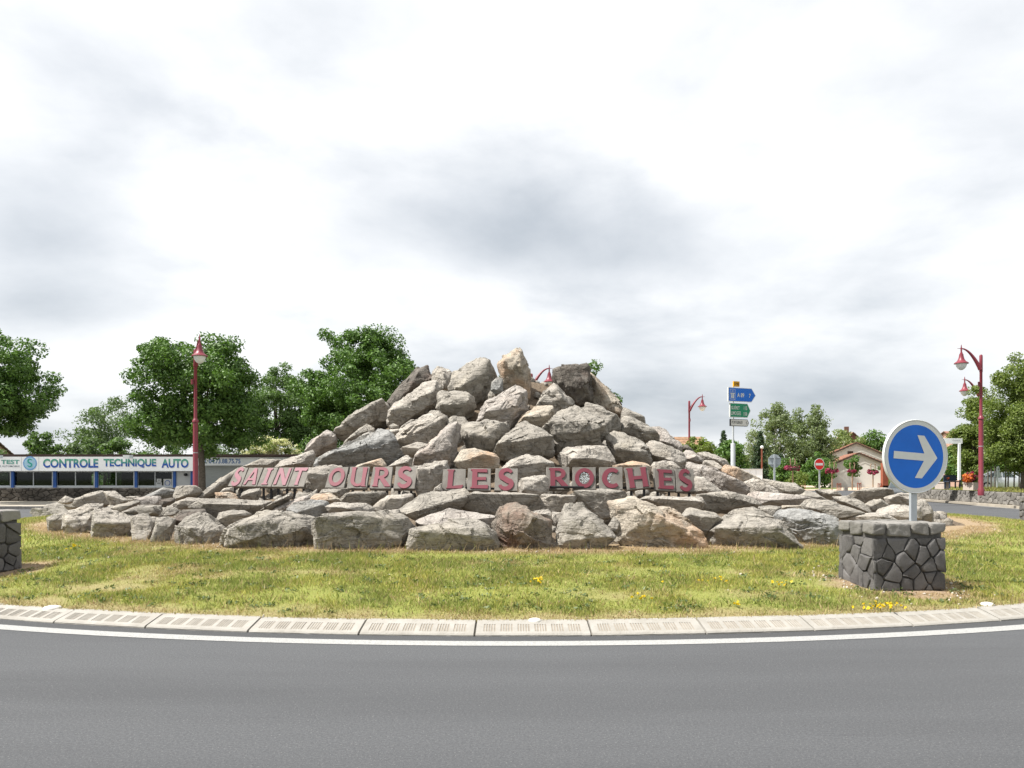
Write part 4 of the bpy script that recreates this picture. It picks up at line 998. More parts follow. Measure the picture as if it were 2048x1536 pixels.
    MB().tube([a + bk + up + (b - a) * .03, b + bk + up - (b - a) * .03], .028, 6).build('rail', M['black'], root)
# ------------------------------------------------------------------ vegetation
def leaf_mat(name, c0, c1, trans=0.35):
    t = NT(name); oi = t.n('ShaderNodeAttribute', attribute_name='tint'); co = t.coord('Object')
    nz = t.noise(co, 0.9, 3)
    c = t.ramp(oi.outputs['Fac'], [(0.0, c0), (1.0, c1)])
    c = t.mix(t.mix(1.0, t.fr(nz, 0.4, 0.7), (0.4,) * 3, 'MULTIPLY'), c, tuple(x * 1.25 for x in c1))
    d = t.b; t.l(c, d.inputs['Base Color']); d.inputs['Roughness'].default_value = 0.5; d.inputs['Specular IOR Level'].default_value = 0.35
    tr = t.n('ShaderNodeBsdfTranslucent'); tc2 = t.mix(1.0, c, (1.0, 1.15, 0.5), 'MULTIPLY'); t.l(tc2, tr.inputs[0])
    mx = t.n('ShaderNodeMixShader'); mx.inputs[0].default_value = trans; t.l(d.outputs[0], mx.inputs[1]); t.l(tr.outputs[0], mx.inputs[2])
    t.l(mx.outputs[0], t.o.inputs[0])
    return t.m
M['maple'] = leaf_mat('maple_leaf', (0.036, 0.085, 0.016), (0.125, 0.220, 0.045), 0.24)
M['airy'] = leaf_mat('airy_leaf', (0.075, 0.12, 0.05), (0.15, 0.21, 0.09))
M['mid'] = leaf_mat('shrub_leaf', (0.06, 0.11, 0.032), (0.135, 0.215, 0.062))
M['birch'] = leaf_mat('birch_leaf', (0.10, 0.14, 0.062), (0.215, 0.26, 0.125))
M['conifer'] = leaf_mat('conifer_needle', (0.018, 0.04, 0.018), (0.05, 0.085, 0.035), 0.15)
M['lime'] = leaf_mat('lime_leaf', (0.085, 0.13, 0.03), (0.20, 0.25, 0.06), 0.4)
M['yellow_green'] = leaf_mat('willow_leaf', (0.12, 0.165, 0.05), (0.23, 0.28, 0.10))
M['cream_flower'] = leaf_mat('elder_flower', (0.55, 0.53, 0.30), (0.75, 0.73, 0.52), 0.2)
M['pink_flower'] = leaf_mat('pink_petunia', (0.16, 0.015, 0.035), (0.38, 0.05, 0.12), 0.25)
M['orange_flower'] = leaf_mat('orange_flower', (0.45, 0.05, 0.02), (0.65, 0.22, 0.04), 0.25)
M['yellow_flower'] = leaf_mat('yellow_flower', (0.62, 0.42, 0.01), (0.80, 0.60, 0.03), 0.25)
M['bark'] = plain('bark', (0.10, 0.085, 0.07), 0.95, 0.35, 9, bump=0.8)
M['birch_bark'] = plain('birch_bark', (0.42, 0.40, 0.37), 0.9, 0.35, 5, bump=0.4)

def leaf_mesh(name, C, size, rg, up=0.35, droop=0.0, N=None, aspect=0.6):
    """one diamond-shaped, slightly folded leaf at every point of C (n,3)"""
    n = len(C); nm = rg.normal(size=(n, 3))
    if N is not None: nm = nm * 0.75 + N * 1.0
    nm[:, 2] += up; nm /= np.linalg.norm(nm, axis=1)[:, None]
    a = rg.normal(size=(n, 3)); a[:, 2] -= droop; a -= nm * (a * nm).sum(1)[:, None]; a /= np.linalg.norm(a, axis=1)[:, None]
    b = np.cross(nm, a); s = (size * rg.uniform(0.6, 1.35, n))[:, None]
    V = np.stack([C - a * s * .5, C + b * s * aspect * .5 + a * s * .05 - nm * s * .10, C + a * s * .55 - nm * s * .12, C - b * s * aspect * .5 + a * s * .05 - nm * s * .10], 1).reshape(-1, 3)
    k = np.arange(n)[:, None] * 4
    Fq = np.concatenate([k + [0, 1, 2], k + [0, 2, 3]], 0)
    me = mesh_np(name, V, Fq)
    tn = np.repeat(rg.uniform(0, 1, n), 4).astype(np.float32)
    at_ = me.attributes.new('tint', 'FLOAT', 'POINT'); at_.data.foreach_set('value', tn)
    return me

def crown_points(lumps, n_cl, per, cl_r, rg, shell=0.62):
    """leaf positions gathered in clumps spread through a crown made of ellipsoids (centre, radii)"""
    vol = np.array([l[3] * l[4] * l[5] for l in lumps]) ** (2 / 3); vol /= vol.sum()
    cen = []
    for l, f in zip(lumps, vol):
        m = max(2, int(n_cl * f)); q = rg.normal(size=(m, 3)); q /= np.linalg.norm(q, axis=1)[:, None]
        rad = rg.uniform(shell, 1.0, m) * (1 + 0.05 * rg.normal(size=m)).clip(.9, 1.08)
        cen.append(np.array(l[:3]) + q * rad[:, None] * np.array(l[3:]))
    cen = np.vstack(cen); m = len(cen)
    cr = cl_r * rg.uniform(0.65, 1.35, m)
    q = rg.normal(size=(m, per, 3)); q /= np.linalg.norm(q, axis=2)[:, :, None]
    rad = rg.uniform(0.25, 1.0, (m, per)) ** 0.6
    P = cen[:, None] + q * (rad * cr[:, None])[:, :, None] * np.array([1.0, 1.0, 0.75])
    return P.reshape(-1, 3), q.reshape(-1, 3), cen

def tree(name, base, lumps, mat, label, n_cl=80, per=190, cl_r=0.55, leaf=0.2, tr=0.18, seed=0, cat='tree', group=None, shell=0.5, droop=0.0, bark='bark', limbs=9, up=0.35):
    """lumps are relative to the base point"""
    rg = np.random.default_rng(seed)
    root = empty(name, base, 0, label, cat, group)
    P, N, cen = crown_points(lumps, n_cl, per, cl_r, rg, shell)
    link('crown', leaf_mesh('crown', P, leaf, rg, up, droop, N), M[mat], root)
    L = np.array(lumps); top = L[:, :3].mean(0); zlo = (L[:, 2] - L[:, 5]).min()
    mb = MB(); hx, hy, hz = top
    fork = max(0.25, min(zlo + 0.5, hz))
    mb.tube([(0, 0, -.1), (hx * .1 + .03, hy * .1, fork * .5), (hx * .4, hy * .4, fork), (hx, hy, hz + (hz - fork) * .5 + .1)], [tr * 1.25, tr, tr * .85, tr * .25], 8)
    pick = rg.choice(len(cen), min(limbs, len(cen)), replace=False)
    for i in pick:
        c = cen[i]; s = np.array([hx * .4, hy * .4, fork + rg.uniform(0, .4) * max(.1, hz - fork)])
        m_ = s + (c - s) * .5 + (0, 0, .08 * np.linalg.norm(c - s))
        mb.tube([s, m_, s + (c - s) * .92], [tr * .5, tr * .28, tr * .08], 6)
    mb.build('trunk', M[bark], root, smooth=60)
    return root

def px_tree(name, x0, y0, x1, y1, d, ybase, mat, label, extra=(), seed=0, lumpy=5, yd=None, zmin=None, **k):
    """tree whose crown fills a rectangle of the photo at distance d and whose foot stands at the ground there"""
    s = d / F; zg = GZ(x0 + (x1 - x0) / 2, d) if ybase is None else EYE - (ybase - HZ) * s
    bx = (x0 + x1) / 2; base = Vector(((bx - 1024) * s, d, zg))
    rx, rz = (x1 - x0) / 2 * s, (y1 - y0) / 2 * s
    zc = EYE - ((y0 + y1) / 2 - HZ) * s - zg
    rg = np.random.default_rng(seed + 500); ry = yd or rx
    L = [(0, 0, zc - .05 * rz, rx * .90, ry * .90, rz * .90), (0, 0, zc - .50 * rz, rx * .84, ry * .84, rz * .46)]
    for i in range(lumpy):
        a = 2 * math.pi * (i + rg.uniform(-.3, .3)) / lumpy; f = rg.uniform(.40, .58)
        zz_ = rg.uniform(-.45, .45) * rz
        L.append((math.cos(a) * rx * f, math.sin(a) * ry * f, zc + zz_, rx * rg.uniform(.36, .5), ry * rg.uniform(.36, .5), rz * rg.uniform(.36, .5)))
    L.append((rg.uniform(-.2, .2) * rx, 0, zc + rz * .55, rx * .42, ry * .42, rz * .44))
    for (ex, ey, er, ez) in extra:
        L.append(((ex - bx) * s, -0.1 * ry, EYE - (ey - HZ) * s - zg, er * s, er * s, ez * s))
    return tree(name, base, L, mat, label, seed=seed, **k)

def GZ(x, d):
    """ground height beyond the roundabout: the square at the back right lies higher"""
    X = (x - 1024) * d / F
    if X > 8: return float(np.interp(d, [45, 51, 70, 90], [0.14, 0.80, 0.72, 0.6]))
    return 0.10

# ------------------------------------------------------------------ pavements, square, walls beyond the road
slab('pavement', [(-90, 40.75), (-14, 40.75), (-14, 53.9), (-90, 53.9)], -0.05, 0.135, M['pave'])
pk = tag(MB().box(-90, -14, 40.44, 40.74, -.05, 0.10).build('kerb', M['mortar_dark']), kind='structure')
kmesh = None
for k in range(24):
    x = -40 + k * 1.02
    if kmesh is None:
        o = MB().box(0, 1.0, 40.42, 40.74, -.02, .147).build('kerb_stone', M['kerb_dark'], pk); kmesh = o.data
    else: o = link('kerb_stone', kmesh, None, pk)
    o.location = (x, random.uniform(-.01, .01), random.uniform(-.004, .004))
# right-hand pavement along the wall
wl_pts = [Vector((31.0, 60.0, 0)), at(1851, 998.5, 55.4), at(1900, 1001.5, 51.2), at(1960, 1006, 46.5), at(2030, 1011, 42.2), at(2110, 1017, 38.2)]
wl_pts = [Vector((p.x, p.y, .14)) for p in wl_pts]
edge = [Vector((p.x - .55, p.y - .9, 0)) for p in wl_pts]
slab('pavement', [(p.x, p.y) for p in edge] + [(p.x + 3, p.y + 1) for p in wl_pts[::-1]], -.05, .14, M['pave'])
slab('gutter', [(p.x - .5, p.y - .75) for p in edge] + [(p.x - .02, p.y - .03) for p in edge[::-1]], -.05, .006, plain('gutter_concrete', (0.20, 0.19, 0.175), .9, .2, 3))
# raised square behind
sq = MB().add([(8, 51.5, .80), (25.0, 51.5, .80), (38, 78, .72), (60, 120, .5), (8, 120, .5)], [(0, 1, 2, 3, 4)]).build('sandy_square', plain('sandy_gravel', (0.47, 0.37, 0.27), .95, .14, 3, bump=.3))
tag(sq, kind='structure')
rm = MB().add([(8, 46.8, .004), (22.7, 46.8, .004), (25.0, 51.6, .806), (8, 51.6, .806)], [(0, 1, 2, 3)]).build('access_ramp', M['asphalt']); tag(rm, kind='structure')
sheet('side_street', [(22.7, 46.0, .006), (29.0, 46.0, .006), (31.2, 60, .006), (41, 86, .006), (41.7, 86, .006), (29.1, 60, .006), (25.0, 51.6, .006)], M['asphalt'])
# masonry edge of the raised square beside the side street
MB().add([(22.7, 46.8, 0), (25.0, 51.5, 0), (38, 78, 0), (38, 78, .716), (25.0, 51.5, .796), (22.7, 46.8, .0)], [(0, 1, 4, 5), (1, 2, 3, 4)]).build('square_edge', M['kerb_dark'], sq)
rl = MB().add([(27.6, 39.5, .80), (80, 37, .80), (80, 90, .8), (31.3, 60.2, .8), (29.9, 55.4, .80), (29.5, 50, .8)], [(0, 1, 2, 3, 4, 5)]).build('raised_lawn', plain('mown_grass', (0.13, 0.15, 0.05), .95, .35, 2.5, bump=.5))
tag(rl, kind='structure')
lw = MB().add([tuple(at(1585, 977, 62)), tuple(at(1672, 977, 62)), tuple(at(1676, 966, 80)), tuple(at(1565, 966, 80))], [(0, 1, 2, 3)])
for i, v in enumerate(lw.v): lw.v[i] = (v[0], v[1], GZ(1630, v[1]) + .03)
tag(lw.build('lawn', plain('square_lawn', (0.14, 0.19, 0.045), .95, .3, 3)), kind='structure')

# stone wall on the right
wall = empty('stone_wall', wl_pts[0], 0, 'low curved dry stone wall of grey basalt beside the right-hand road', 'wall')
o0 = wl_pts[0]; q_ = 0; HW = .70
for s, (p, q) in enumerate(zip(wl_pts[:-1], wl_pts[1:])):
    L = (q - p).length; t_ = (q - p).normalized(); nr = Vector((t_.y, -t_.x, 0))
    if nr.x > 0: nr = -nr
    hs = HW
    def T3(a, b, o, p=p, t_=t_, nr=nr): return tuple(p - o0 + t_ * a + nr * o + Vector((0, 0, b)))
    m = MB(); m.add([T3(0, 0, -.03), T3(L, 0, -.03), T3(L, hs, -.03), T3(0, hs, -.03), T3(0, 0, -.45), T3(L, 0, -.45), T3(L, hs, -.45), T3(0, hs, -.45)],
                    [(0, 1, 2, 3), (5, 4, 7, 6), (3, 2, 6, 7), (0, 3, 7, 4), (1, 5, 6, 2)]).build('core', M['mortar_dark'], wall)
    for c in voronoi(L, hs, int(L / .30 * 2.1), 300 + s, 1.25):
        stone_piece(c, T3, M['basalt_mid'] if 'basalt_mid' in M else M.setdefault('basalt_mid', basalt('mid_basalt', (0.10, 0.094, 0.085), (0.20, 0.188, 0.17))), wall, 900 + q_, .02, .06); q_ += 1

# ------------------------------------------------------------------ garage building on the left
DB = 54.0
M['white_panel'] = plain('white_panel', (0.90, 0.92, 0.94), .5, .05, .6)
M['white_wall'] = plain('white_render', (0.66, 0.66, 0.65), .85, .07, 1.2, bump=.2)
M['frame_white'] = plain('white_frame', (0.74, 0.77, 0.78), .5, .05, 3)
M['post_blue'] = plain('blue_paint', (0.045, 0.13, 0.42), .5, .1, 3)
M['roof_edge'] = plain('brown_roof_edge', (0.055, 0.035, 0.03), .7, .2, 3)
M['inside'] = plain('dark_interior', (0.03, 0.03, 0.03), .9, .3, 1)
M['shutter'] = plain('grey_shutter', (0.44, 0.46, 0.45), .55, .1, 4)
def glass():
    t = NT('window_glass'); g = t.n('ShaderNodeBsdfGlossy'); g.inputs['Roughness'].default_value = .03; g.inputs['Color'].default_value = (.5, .5, .5, 1)
    tr = t.n('ShaderNodeBsdfTransparent'); tr.inputs[0].default_value = (.55, .6, .58, 1)
    f = t.n('ShaderNodeFresnel'); f.inputs[0].default_value = 1.5
    m = t.n('ShaderNodeMixShader'); t.l(f.outputs[0], m.inputs[0]); t.l(tr.outputs[0], m.inputs[1]); t.l(g.outputs[0], m.inputs[2]); t.l(m.outputs[0], t.o.inputs[0])
    return t.m
M['glass'] = glass()
gar = empty('garage_building', (0, 0, 0), 0, 'low white garage with blue posts and a long lettered sign band', 'building')
pbox('fascia', -330, 913.5, 388, 942, DB - .25, .3, M['white_panel'], gar)
pbox('fascia', 388.4, 914.5, 640, 931, DB - .1, .3, M['white_panel'], gar)
pbox('roof', -335, 908.5, 642, 913.4, DB - .22, 9.0, M['roof_edge'], gar)
posts = [(-147, -141), (-62, -56), (22, 27), (106, 112), (189.5, 195), (269, 274), (346, 351), (381, 386)]
for a, b in posts: pbox('post', a, 942.1, b, 977, DB - .12, .2, M['post_blue'], gar)
for (a0, a), (b, b1) in zip(posts[:-2], posts[1:-1]):
    fr_ = pbox('window', a + .1, 971, b - .1, 975.5, DB, .12, M['frame_white'], gar)
    for x0, x1 in ((a + .2, a + 2.2), (b - 2.2, b - .2), ((a + b) / 2 - .7, (a + b) / 2 + .7)): pbox('frame', x0, 944.2, x1, 970.9, DB + .01, .1, M['frame_white'], fr_)
    pbox('frame', a + .2, 942.1, b - .2, 944.1, DB + .01, .1, M['frame_white'], fr_)
    for x0, x1 in ((a + 2.3, (a + b) / 2 - .8), ((a + b) / 2 + .8, b - 2.3)): pbox('pane', x0, 944.3, x1, 970.9, DB + .05, .02, M['glass'], fr_)
pbox('wall', 351.1, 942.1, 380.9, 978, DB, .2, M['white_wall'], gar)
MB().lathe([(.02, 0), (.12, .02), (.12, .16), (.05, .2)], 12).build('wall_lamp', M['inside'], gar, at(371, 952, DB - .14))
sh = pbox('roller_shutter', 393, 931.1, 575, 980, DB + .15, .1, M['shutter'], gar)
for k in range(16):
    y = 932 + k * 3.0; pbox('slat', 393.5, y, 574.5, y + 2.4, DB + .11, .035, M['shutter'], sh)
pbox('wall', 386.2, 931.2, 392.8, 980, DB, .25, M['white_wall'], gar)
pbox('wall', 575.3, 931.2, 640, 980, DB, .25, M['white_wall'], gar)
# inside: floor, back wall with openings on to the shrubs behind
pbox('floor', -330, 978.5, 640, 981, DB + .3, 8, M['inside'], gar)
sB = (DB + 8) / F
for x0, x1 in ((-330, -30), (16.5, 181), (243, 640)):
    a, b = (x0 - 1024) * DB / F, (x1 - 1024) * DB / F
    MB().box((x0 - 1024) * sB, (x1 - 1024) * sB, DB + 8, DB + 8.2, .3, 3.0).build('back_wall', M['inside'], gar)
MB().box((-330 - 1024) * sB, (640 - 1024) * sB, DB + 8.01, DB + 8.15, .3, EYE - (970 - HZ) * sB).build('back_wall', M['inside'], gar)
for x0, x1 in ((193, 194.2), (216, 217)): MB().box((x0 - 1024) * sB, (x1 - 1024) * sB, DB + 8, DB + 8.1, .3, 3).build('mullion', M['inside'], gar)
nb_ = pbox('notice', 327, 958, 343, 973.5, DB + .02, .02, M['white_wall'], gar)
c_ = at(335, 966, DB + .015); m = MB(); n = 28
m.add([(c_.x + r * math.cos(2 * math.pi * k / n), c_.y - .004, c_.z + r * math.sin(2 * math.pi * k / n)) for r in (.155, .20) for k in range(n)], [(k, (k + 1) % n, n + (k + 1) % n, n + k) for k in range(n)]).build('blue_ring', M['post_blue'], nb_)
for i, (x0, y0, x1, y1) in enumerate(((313.5, 957.5, 322.5, 963.6), (312, 964.5, 323.5, 971))):
    nn = pbox('notice', x0, y0, x1, y1, DB + .02, .02, M['white_wall'], gar)
    pbox('print_line', x0 + 2.2, y0 + 2.2, x1 - 2.2, y0 + 3.4, DB + .016, .003, M['ink'], nn)
def PT(d, x0, y1): 
    o = at(x0, y1, d); return lambda a, b, t_: (o.x + a, d - t_, o.z + b)
def pxtext(s, x0, y0, x1, y1, d, mat, parent, bold=0.0):
    k = d / F; return text_part('lettering', s, (x1 - x0) * k, (y1 - y0) * k, PT(d, x0, y1), mat, parent, bold, .006)
def gradient_paint():
    t = NT('green_to_blue_print'); g = t.n('ShaderNodeNewGeometry'); s = t.n('ShaderNodeSeparateXYZ'); t.l(g.outputs['Position'], s.inputs[0])
    mr = t.n('ShaderNodeMapRange'); z0 = at(0, 936, DB).z; z1 = at(0, 917, DB).z
    mr.inputs[1].default_value = z0; mr.inputs[2].default_value = z1; t.l(s.outputs[2], mr.inputs[0])
    c = t.ramp(mr.outputs[0], [(.38, (0.03, 0.10, 0.42)), (.62, (0.10, 0.36, 0.27))])
    return t.done(c, .5)
M['print_grad'] = gradient_paint()
M['print_green'] = plain('green_print', (0.13, 0.38, 0.33), .5, .05, 3)
M['print_blue'] = plain('blue_print', (0.05, 0.16, 0.42), .5, .05, 3)
M['print_grey'] = plain('grey_print', (0.16, 0.20, 0.25), .5, .05, 3)
dF = DB - .25
pxtext('CONTROLE', 86, 917.5, 196.5, 935.5, dF, M['print_grad'], gar, .035)
pxtext('TECHNIQUE', 207, 917.5, 312.5, 935.5, dF, M['print_grad'], gar, .035)
pxtext('AUTO', 323, 917.5, 377, 935.5, dF, M['print_grad'], gar, .035)
pxtext('TEST', 2, 919.5, 39, 928, dF, M['print_green'], gar, .03)
pxtext('E AUTOMOBILE', 0, 930.5, 39.5, 934, dF, M['print_grey'], gar, .01)
pxtext('Tél. 04.73.88.75.75', 398, 917.5, 481, 927, DB - .1, M['print_blue'], gar, .02)
pbox('joint', 42.6, 914, 42.9, 941.6, dF - .004, .003, M['print_grey'], gar); pbox('joint', 77.4, 914, 77.7, 941.6, dF - .004, .003, M['print_grey'], gar)
lg = at(60, 926.5, dF); n = 40
def ring_part(name, r0, r1, mat, o):
    return MB().add([(lg.x + r * math.cos(2 * math.pi * k / n), lg.y - o, lg.z + r * math.sin(2 * math.pi * k / n)) for r in (r0, r1) for k in range(n)], [(k, (k + 1) % n, n + (k + 1) % n, n + k) for k in range(n)]).build(name, mat, gar)
ring_part('logo', .01, .40, plain('logo_pale_blue', (0.36, 0.58, 0.74), .5, .1, 4), .004)
ring_part('logo_ring', .40, .48, plain('logo_blue', (0.16, 0.36, 0.68), .5, .2, 4), .005)
Sg = ribbon([(x * .55 - .28, z * .62 - .28) for x, z in Scl], lambda t: .05 + .05 * math.sin(math.pi * t))
cu_n = len(Sg) // 2
MB().add([(lg.x + a, lg.y - .008, lg.z + b) for a, b in Sg], [(i, i + 1, len(Sg) - 2 - i, len(Sg) - 1 - i) for i in range(cu_n - 1)]).build('logo_letter', plain('logo_green', (0.03, 0.36, 0.30), .5, .1, 4), gar)
for x in (260, 0): MB().box(-.22, .22, -.55, 0, -.1, .12).build('floodlight', M['frame_white'], gar, at(x, 914, DB - .4))
# stone base wall, with tree shade put into the stone colour
bw = empty('stone_wall', (0, 0, 0), 0, 'dry stone wall below the garage windows, coloured dark for tree shade', 'wall')
x0_, x1_ = at(-120, 0, 50).x, at(560, 0, 50).x; z1_ = at(0, 976, 50).z
MB().box(at(-330, 0, 50).x, at(620, 0, 50).x, 50.03, 53.8, 0.1, z1_ - .02).build('core', M['mortar_dark'], bw)
for q, c in enumerate(voronoi(at(380, 0, 50).x - x0_, z1_ - .12, 190, 71, 1.6)):
    stone_piece(c, lambda a, b, o: (x0_ + a, 50.03 - o, .12 + b), M['basalt_shade'], bw, 4000 + q, .022, .05)

# ------------------------------------------------------------------ houses far off
M['tile'] = plain('terracotta_tiles', (0.30, 0.155, 0.11), .9, .25, 4, bump=.4)
M['tile_old'] = plain('old_tiles', (0.26, 0.16, 0.10), .9, .35, 2.5, bump=.4)
M['house_wall'] = plain('cream_render', (0.58, 0.555, 0.51), .9, .06, 1.5, bump=.15)
M['salmon'] = plain('salmon_render', (0.42, 0.27, 0.21), .9, .1, 1.5)
M['brick'] = plain('brick_red', (0.13, 0.07, 0.055), .9, .2, 5, bump=.3)
M['rust'] = plain('rust_brown_paint', (0.24, 0.075, 0.045), .7, .15, 5)
M['wood_dark'] = plain('dark_wood', (0.06, 0.04, 0.03), .8, .3, 6)
def gable_house(loc, rz, w, dep, hw, hr, wall, roof, label, over=.25, rows=9, wins=()):
    h = empty('house', loc, rz, label, 'house')
    MB().add([(-w / 2, 0, 0), (w / 2, 0, 0), (w / 2, 0, hw), (0, 0, hr), (-w / 2, 0, hw), (-w / 2, dep, 0), (w / 2, dep, 0), (w / 2, dep, hw), (0, dep, hr), (-w / 2, dep, hw)],
             [(0, 1, 2, 3, 4), (6, 5, 9, 8, 7), (0, 4, 9, 5), (1, 6, 7, 2), (2, 7, 8, 3), (4, 3, 8, 9)]).build('wall', wall, h)
    sl = (hr - hw) / (w / 2)
    for s in (-1, 1):
        # roof laid in overlapping courses of tiles
        rf = None
        for k in range(rows):
            t0, t1 = k / rows, (k + 1.15) / rows
            xa, xb = (w / 2 + over) * (1 - t0), max(0, (w / 2 + over) * (1 - t1))
            za, zb = hr + .10 - sl * xa + .05, hr + .10 - sl * xb + .01
            m = MB().add([(s * xa, -over, za - .04), (s * xb, -over, zb - .04), (s * xb, dep + over, zb - .04), (s * xa, dep + over, za - .04), (s * xa, -over, za + .03), (s * xb, -over, zb + .0), (s * xb, dep + over, zb + .0), (s * xa, dep + over, za + .03)],
                          [(0, 1, 2, 3), (4, 5, 6, 7), (0, 1, 5, 4), (1, 2, 6, 5), (2, 3, 7, 6), (3, 0, 4, 7)])
            o = m.build('roof' if rf is None else 'tile_course', roof, h if rf is None else rf)
            if rf is None: rf = o
        MB().add([(s * (w / 2 + over), -over - .03, hw - sl * over - .12), (0, -over - .03, hr - .05), (0, -over - .03, hr + .09), (s * (w / 2 + over), -over - .03, hw - sl * over + .06)], [(0, 1, 2, 3)]).build('barge_board', M['wood_dark'], h)
    return h
Zs = GZ(1720, 78)
h1 = gable_house(at(1717, 0, 78) * 1.0, math.radians(-14), 5.0, 7.0, 2.35, 3.45, M['house_wall'], M['tile'], 'cream gabled house with pinkish tiled roof behind the flower baskets')
h1.location.z = Zs
for k in range(2): MB().box(-2.53, -2.505, 1.5 + k * 1.6, 2.3 + k * 1.6, .9, 1.9).build('shutter', M['salmon'], h1)
h2 = gable_house(Vector((at(1712, 0, 88).x, 88, GZ(1712, 88))), math.radians(-14), 6.2, 8.0, 3.6, 5.0, M['house_wall'], M['tile'], 'taller cream gable with a small dark vent rising behind the tiled roof')
MB().box(-.9, -.3, -.02, .05, 3.75, 4.1).build('vent', M['wood_dark'], h2)
MB().box(-1.1, -.8, 2.2, 2.6, 4.3, 5.3).build('chimney', M['house_wall'], h2)
h3 = gable_house(Vector((at(1400, 0, 95).x, 95, GZ(1400, 95))), math.radians(88), 9.0, 7.5, 2.9, 6.0, M['house_wall'], M['tile_old'], 'house with an orange-brown tiled roof seen left of the direction signs')
h4 = gable_house(Vector((at(1330, 0, 100).x, 100, .4)), math.radians(90), 9, 14, 3.5, 6.6, M['house_wall'], M['tile_old'], 'far tiled roof with a white skylight just above the right flank of the pile')
MB().box(-.6, .6, -.05, .05, 0, .06).build('skylight', M['white_panel'], h4, (-2.6, 6.0, 5.05))
MB().box(0, .35, 0, .35, 0, 1.0).build('chimney', M['brick'], h4, (-.2, 1.0, 6.2))
h5 = gable_house(Vector((at(1706, 0, 120).x, 120, .5)), math.radians(-10), 6.5, 8, 5.0, 8.2, M['brick'], M['tile_old'], 'dark brick gable with chimney on the skyline above the willow')
MB().box(-1.0, -.4, .8, 1.4, 7.0, 9.2).build('chimney', M['brick'], h5)
h6 = gable_house(Vector((at(1890, 0, 105).x, 105, .5)), math.radians(-70), 8, 9, 4.6, 7.4, M['salmon'], M['tile'], 'large house with red tiled roof behind the round blue sign')
h7 = gable_house(Vector((at(-20, 0, 85).x, 85, .2)), math.radians(85), 8, 13, 3.6, 6.0, M['salmon'], M['tile_old'], 'salmon house with brown roof behind the garage at the left edge')

# brick-red porch post and beam
pr = empty('porch_post', at(1769, 978, 62), 0, 'rust-red square porch post beside the round blue sign', 'post')
MB().box(-.22, .22, -.2, .2, 0, 2.1).build('post', M['rust'], pr); MB().box(-.3, 2.6, -.2, .2, -.02, .28).build('sill_beam', M['rust'], pr)
# ------------------------------------------------------------------ street lamps
M['lamp_red'] = plain('lamp_red_paint', (0.185, 0.022, 0.036), .42, .12, 4, spec=.5)
M['lamp_glass'] = plain('frosted_glass', (0.70, 0.72, 0.72), .25, .04, 4, spec=.5)
def make_lamp():
    r = empty('street_lamp', (0, 0, 0), 0, 'x', 'street lamp', 'red swan-neck street lamps round the junction')
    H = 7.55; arm = 1.05
    MB().lathe([(.16, -.1), (.16, .25), (.125, .32), (.115, 4.05), (.15, 4.08), (.15, 4.16), (.10, 4.22), (.08, 4.3), (.072, H - .9), (.085, H - .88), (.085, H), (.06, H + .06), (.01, H + .08)], 14).build('pole', M['lamp_red'], r, smooth=40)
    pts, rad = [], []
    for i in range(13):
        t = i / 12; pts.append((.03 + arm * t, 0, H - .75 + 1.15 * math.sin(t * math.pi / 2) ** .9)); rad.append(.085 * (1 - t) + .028)
    MB().tube(pts, rad, 8).build('arm', M['lamp_red'], r, smooth=50)
    tip = pts[-1]; hd = (arm + .03, 0, tip[2])
    MB().tube([(hd[0] - .16, 0, hd[2]), (hd[0] + .22, 0, hd[2] + .01)], [.026, .008], 8).build('arm_tip', M['lamp_red'], r)
    MB().lathe([(.012, .22), (.035, .06), (.045, 0), (.04, -.2), (.065, -.22), (.07, -.27)], 12, hd).build('stem', M['lamp_red'], r, smooth=40)
    sh = MB().lathe([(.06, -.27), (.10, -.30), (.115, -.42), (.155, -.58), (.23, -.70), (.33, -.77), (.365, -.80), (.365, -.83), (.30, -.82)], 28, hd).build('lamp_shade', M['lamp_red'], r, smooth=40)
    MB().lathe([(.28, -.815), (.275, -.87), (.235, -1.0), (.16, -1.11), (.07, -1.17), (.01, -1.18)], 24, hd).build('lamp_bowl', M['lamp_glass'], r, smooth=50)
    MB().box(-.05, .06, -.2, -.1, H - 1.65, H - 1.4).build('junction_box', M['lamp_red'], r)
    MB().lathe([(.1, -.02), (.122, -.015), (.122, .015), (.1, .02)], 14, (0, 0, 2.6)).build('band', M['galv'], r)
    return r
lamp = make_lamp()
LAMPS = [(391, 40.5, 1.08, -58, 'red street lamp in front of the big round tree on the left', .135),
         (1962, 41.0, 0.965, 180, 'tallest red street lamp right of the blue sign, head pointing left', .80),
         (1958, 54.0, 0.965, 184, 'red street lamp half hidden in the columnar trees on the right', .80),
         (1378.5, 66.0, 1.04, 2, 'distant red street lamp left of the direction signs', .3),
         (1063, 51.0, 1.10, 8, 'red street lamp whose head shows behind the summit rocks', .12)]
for i, (x, d, s, a, lab, z) in enumerate(LAMPS):
    o = lamp if i == 0 else copy_tree(lamp)
    o.location = ((x - 1024) * d / F, d, z); o.scale = (s, s, s); o.rotation_euler = (0, 0, math.radians(a)); o['label'] = lab

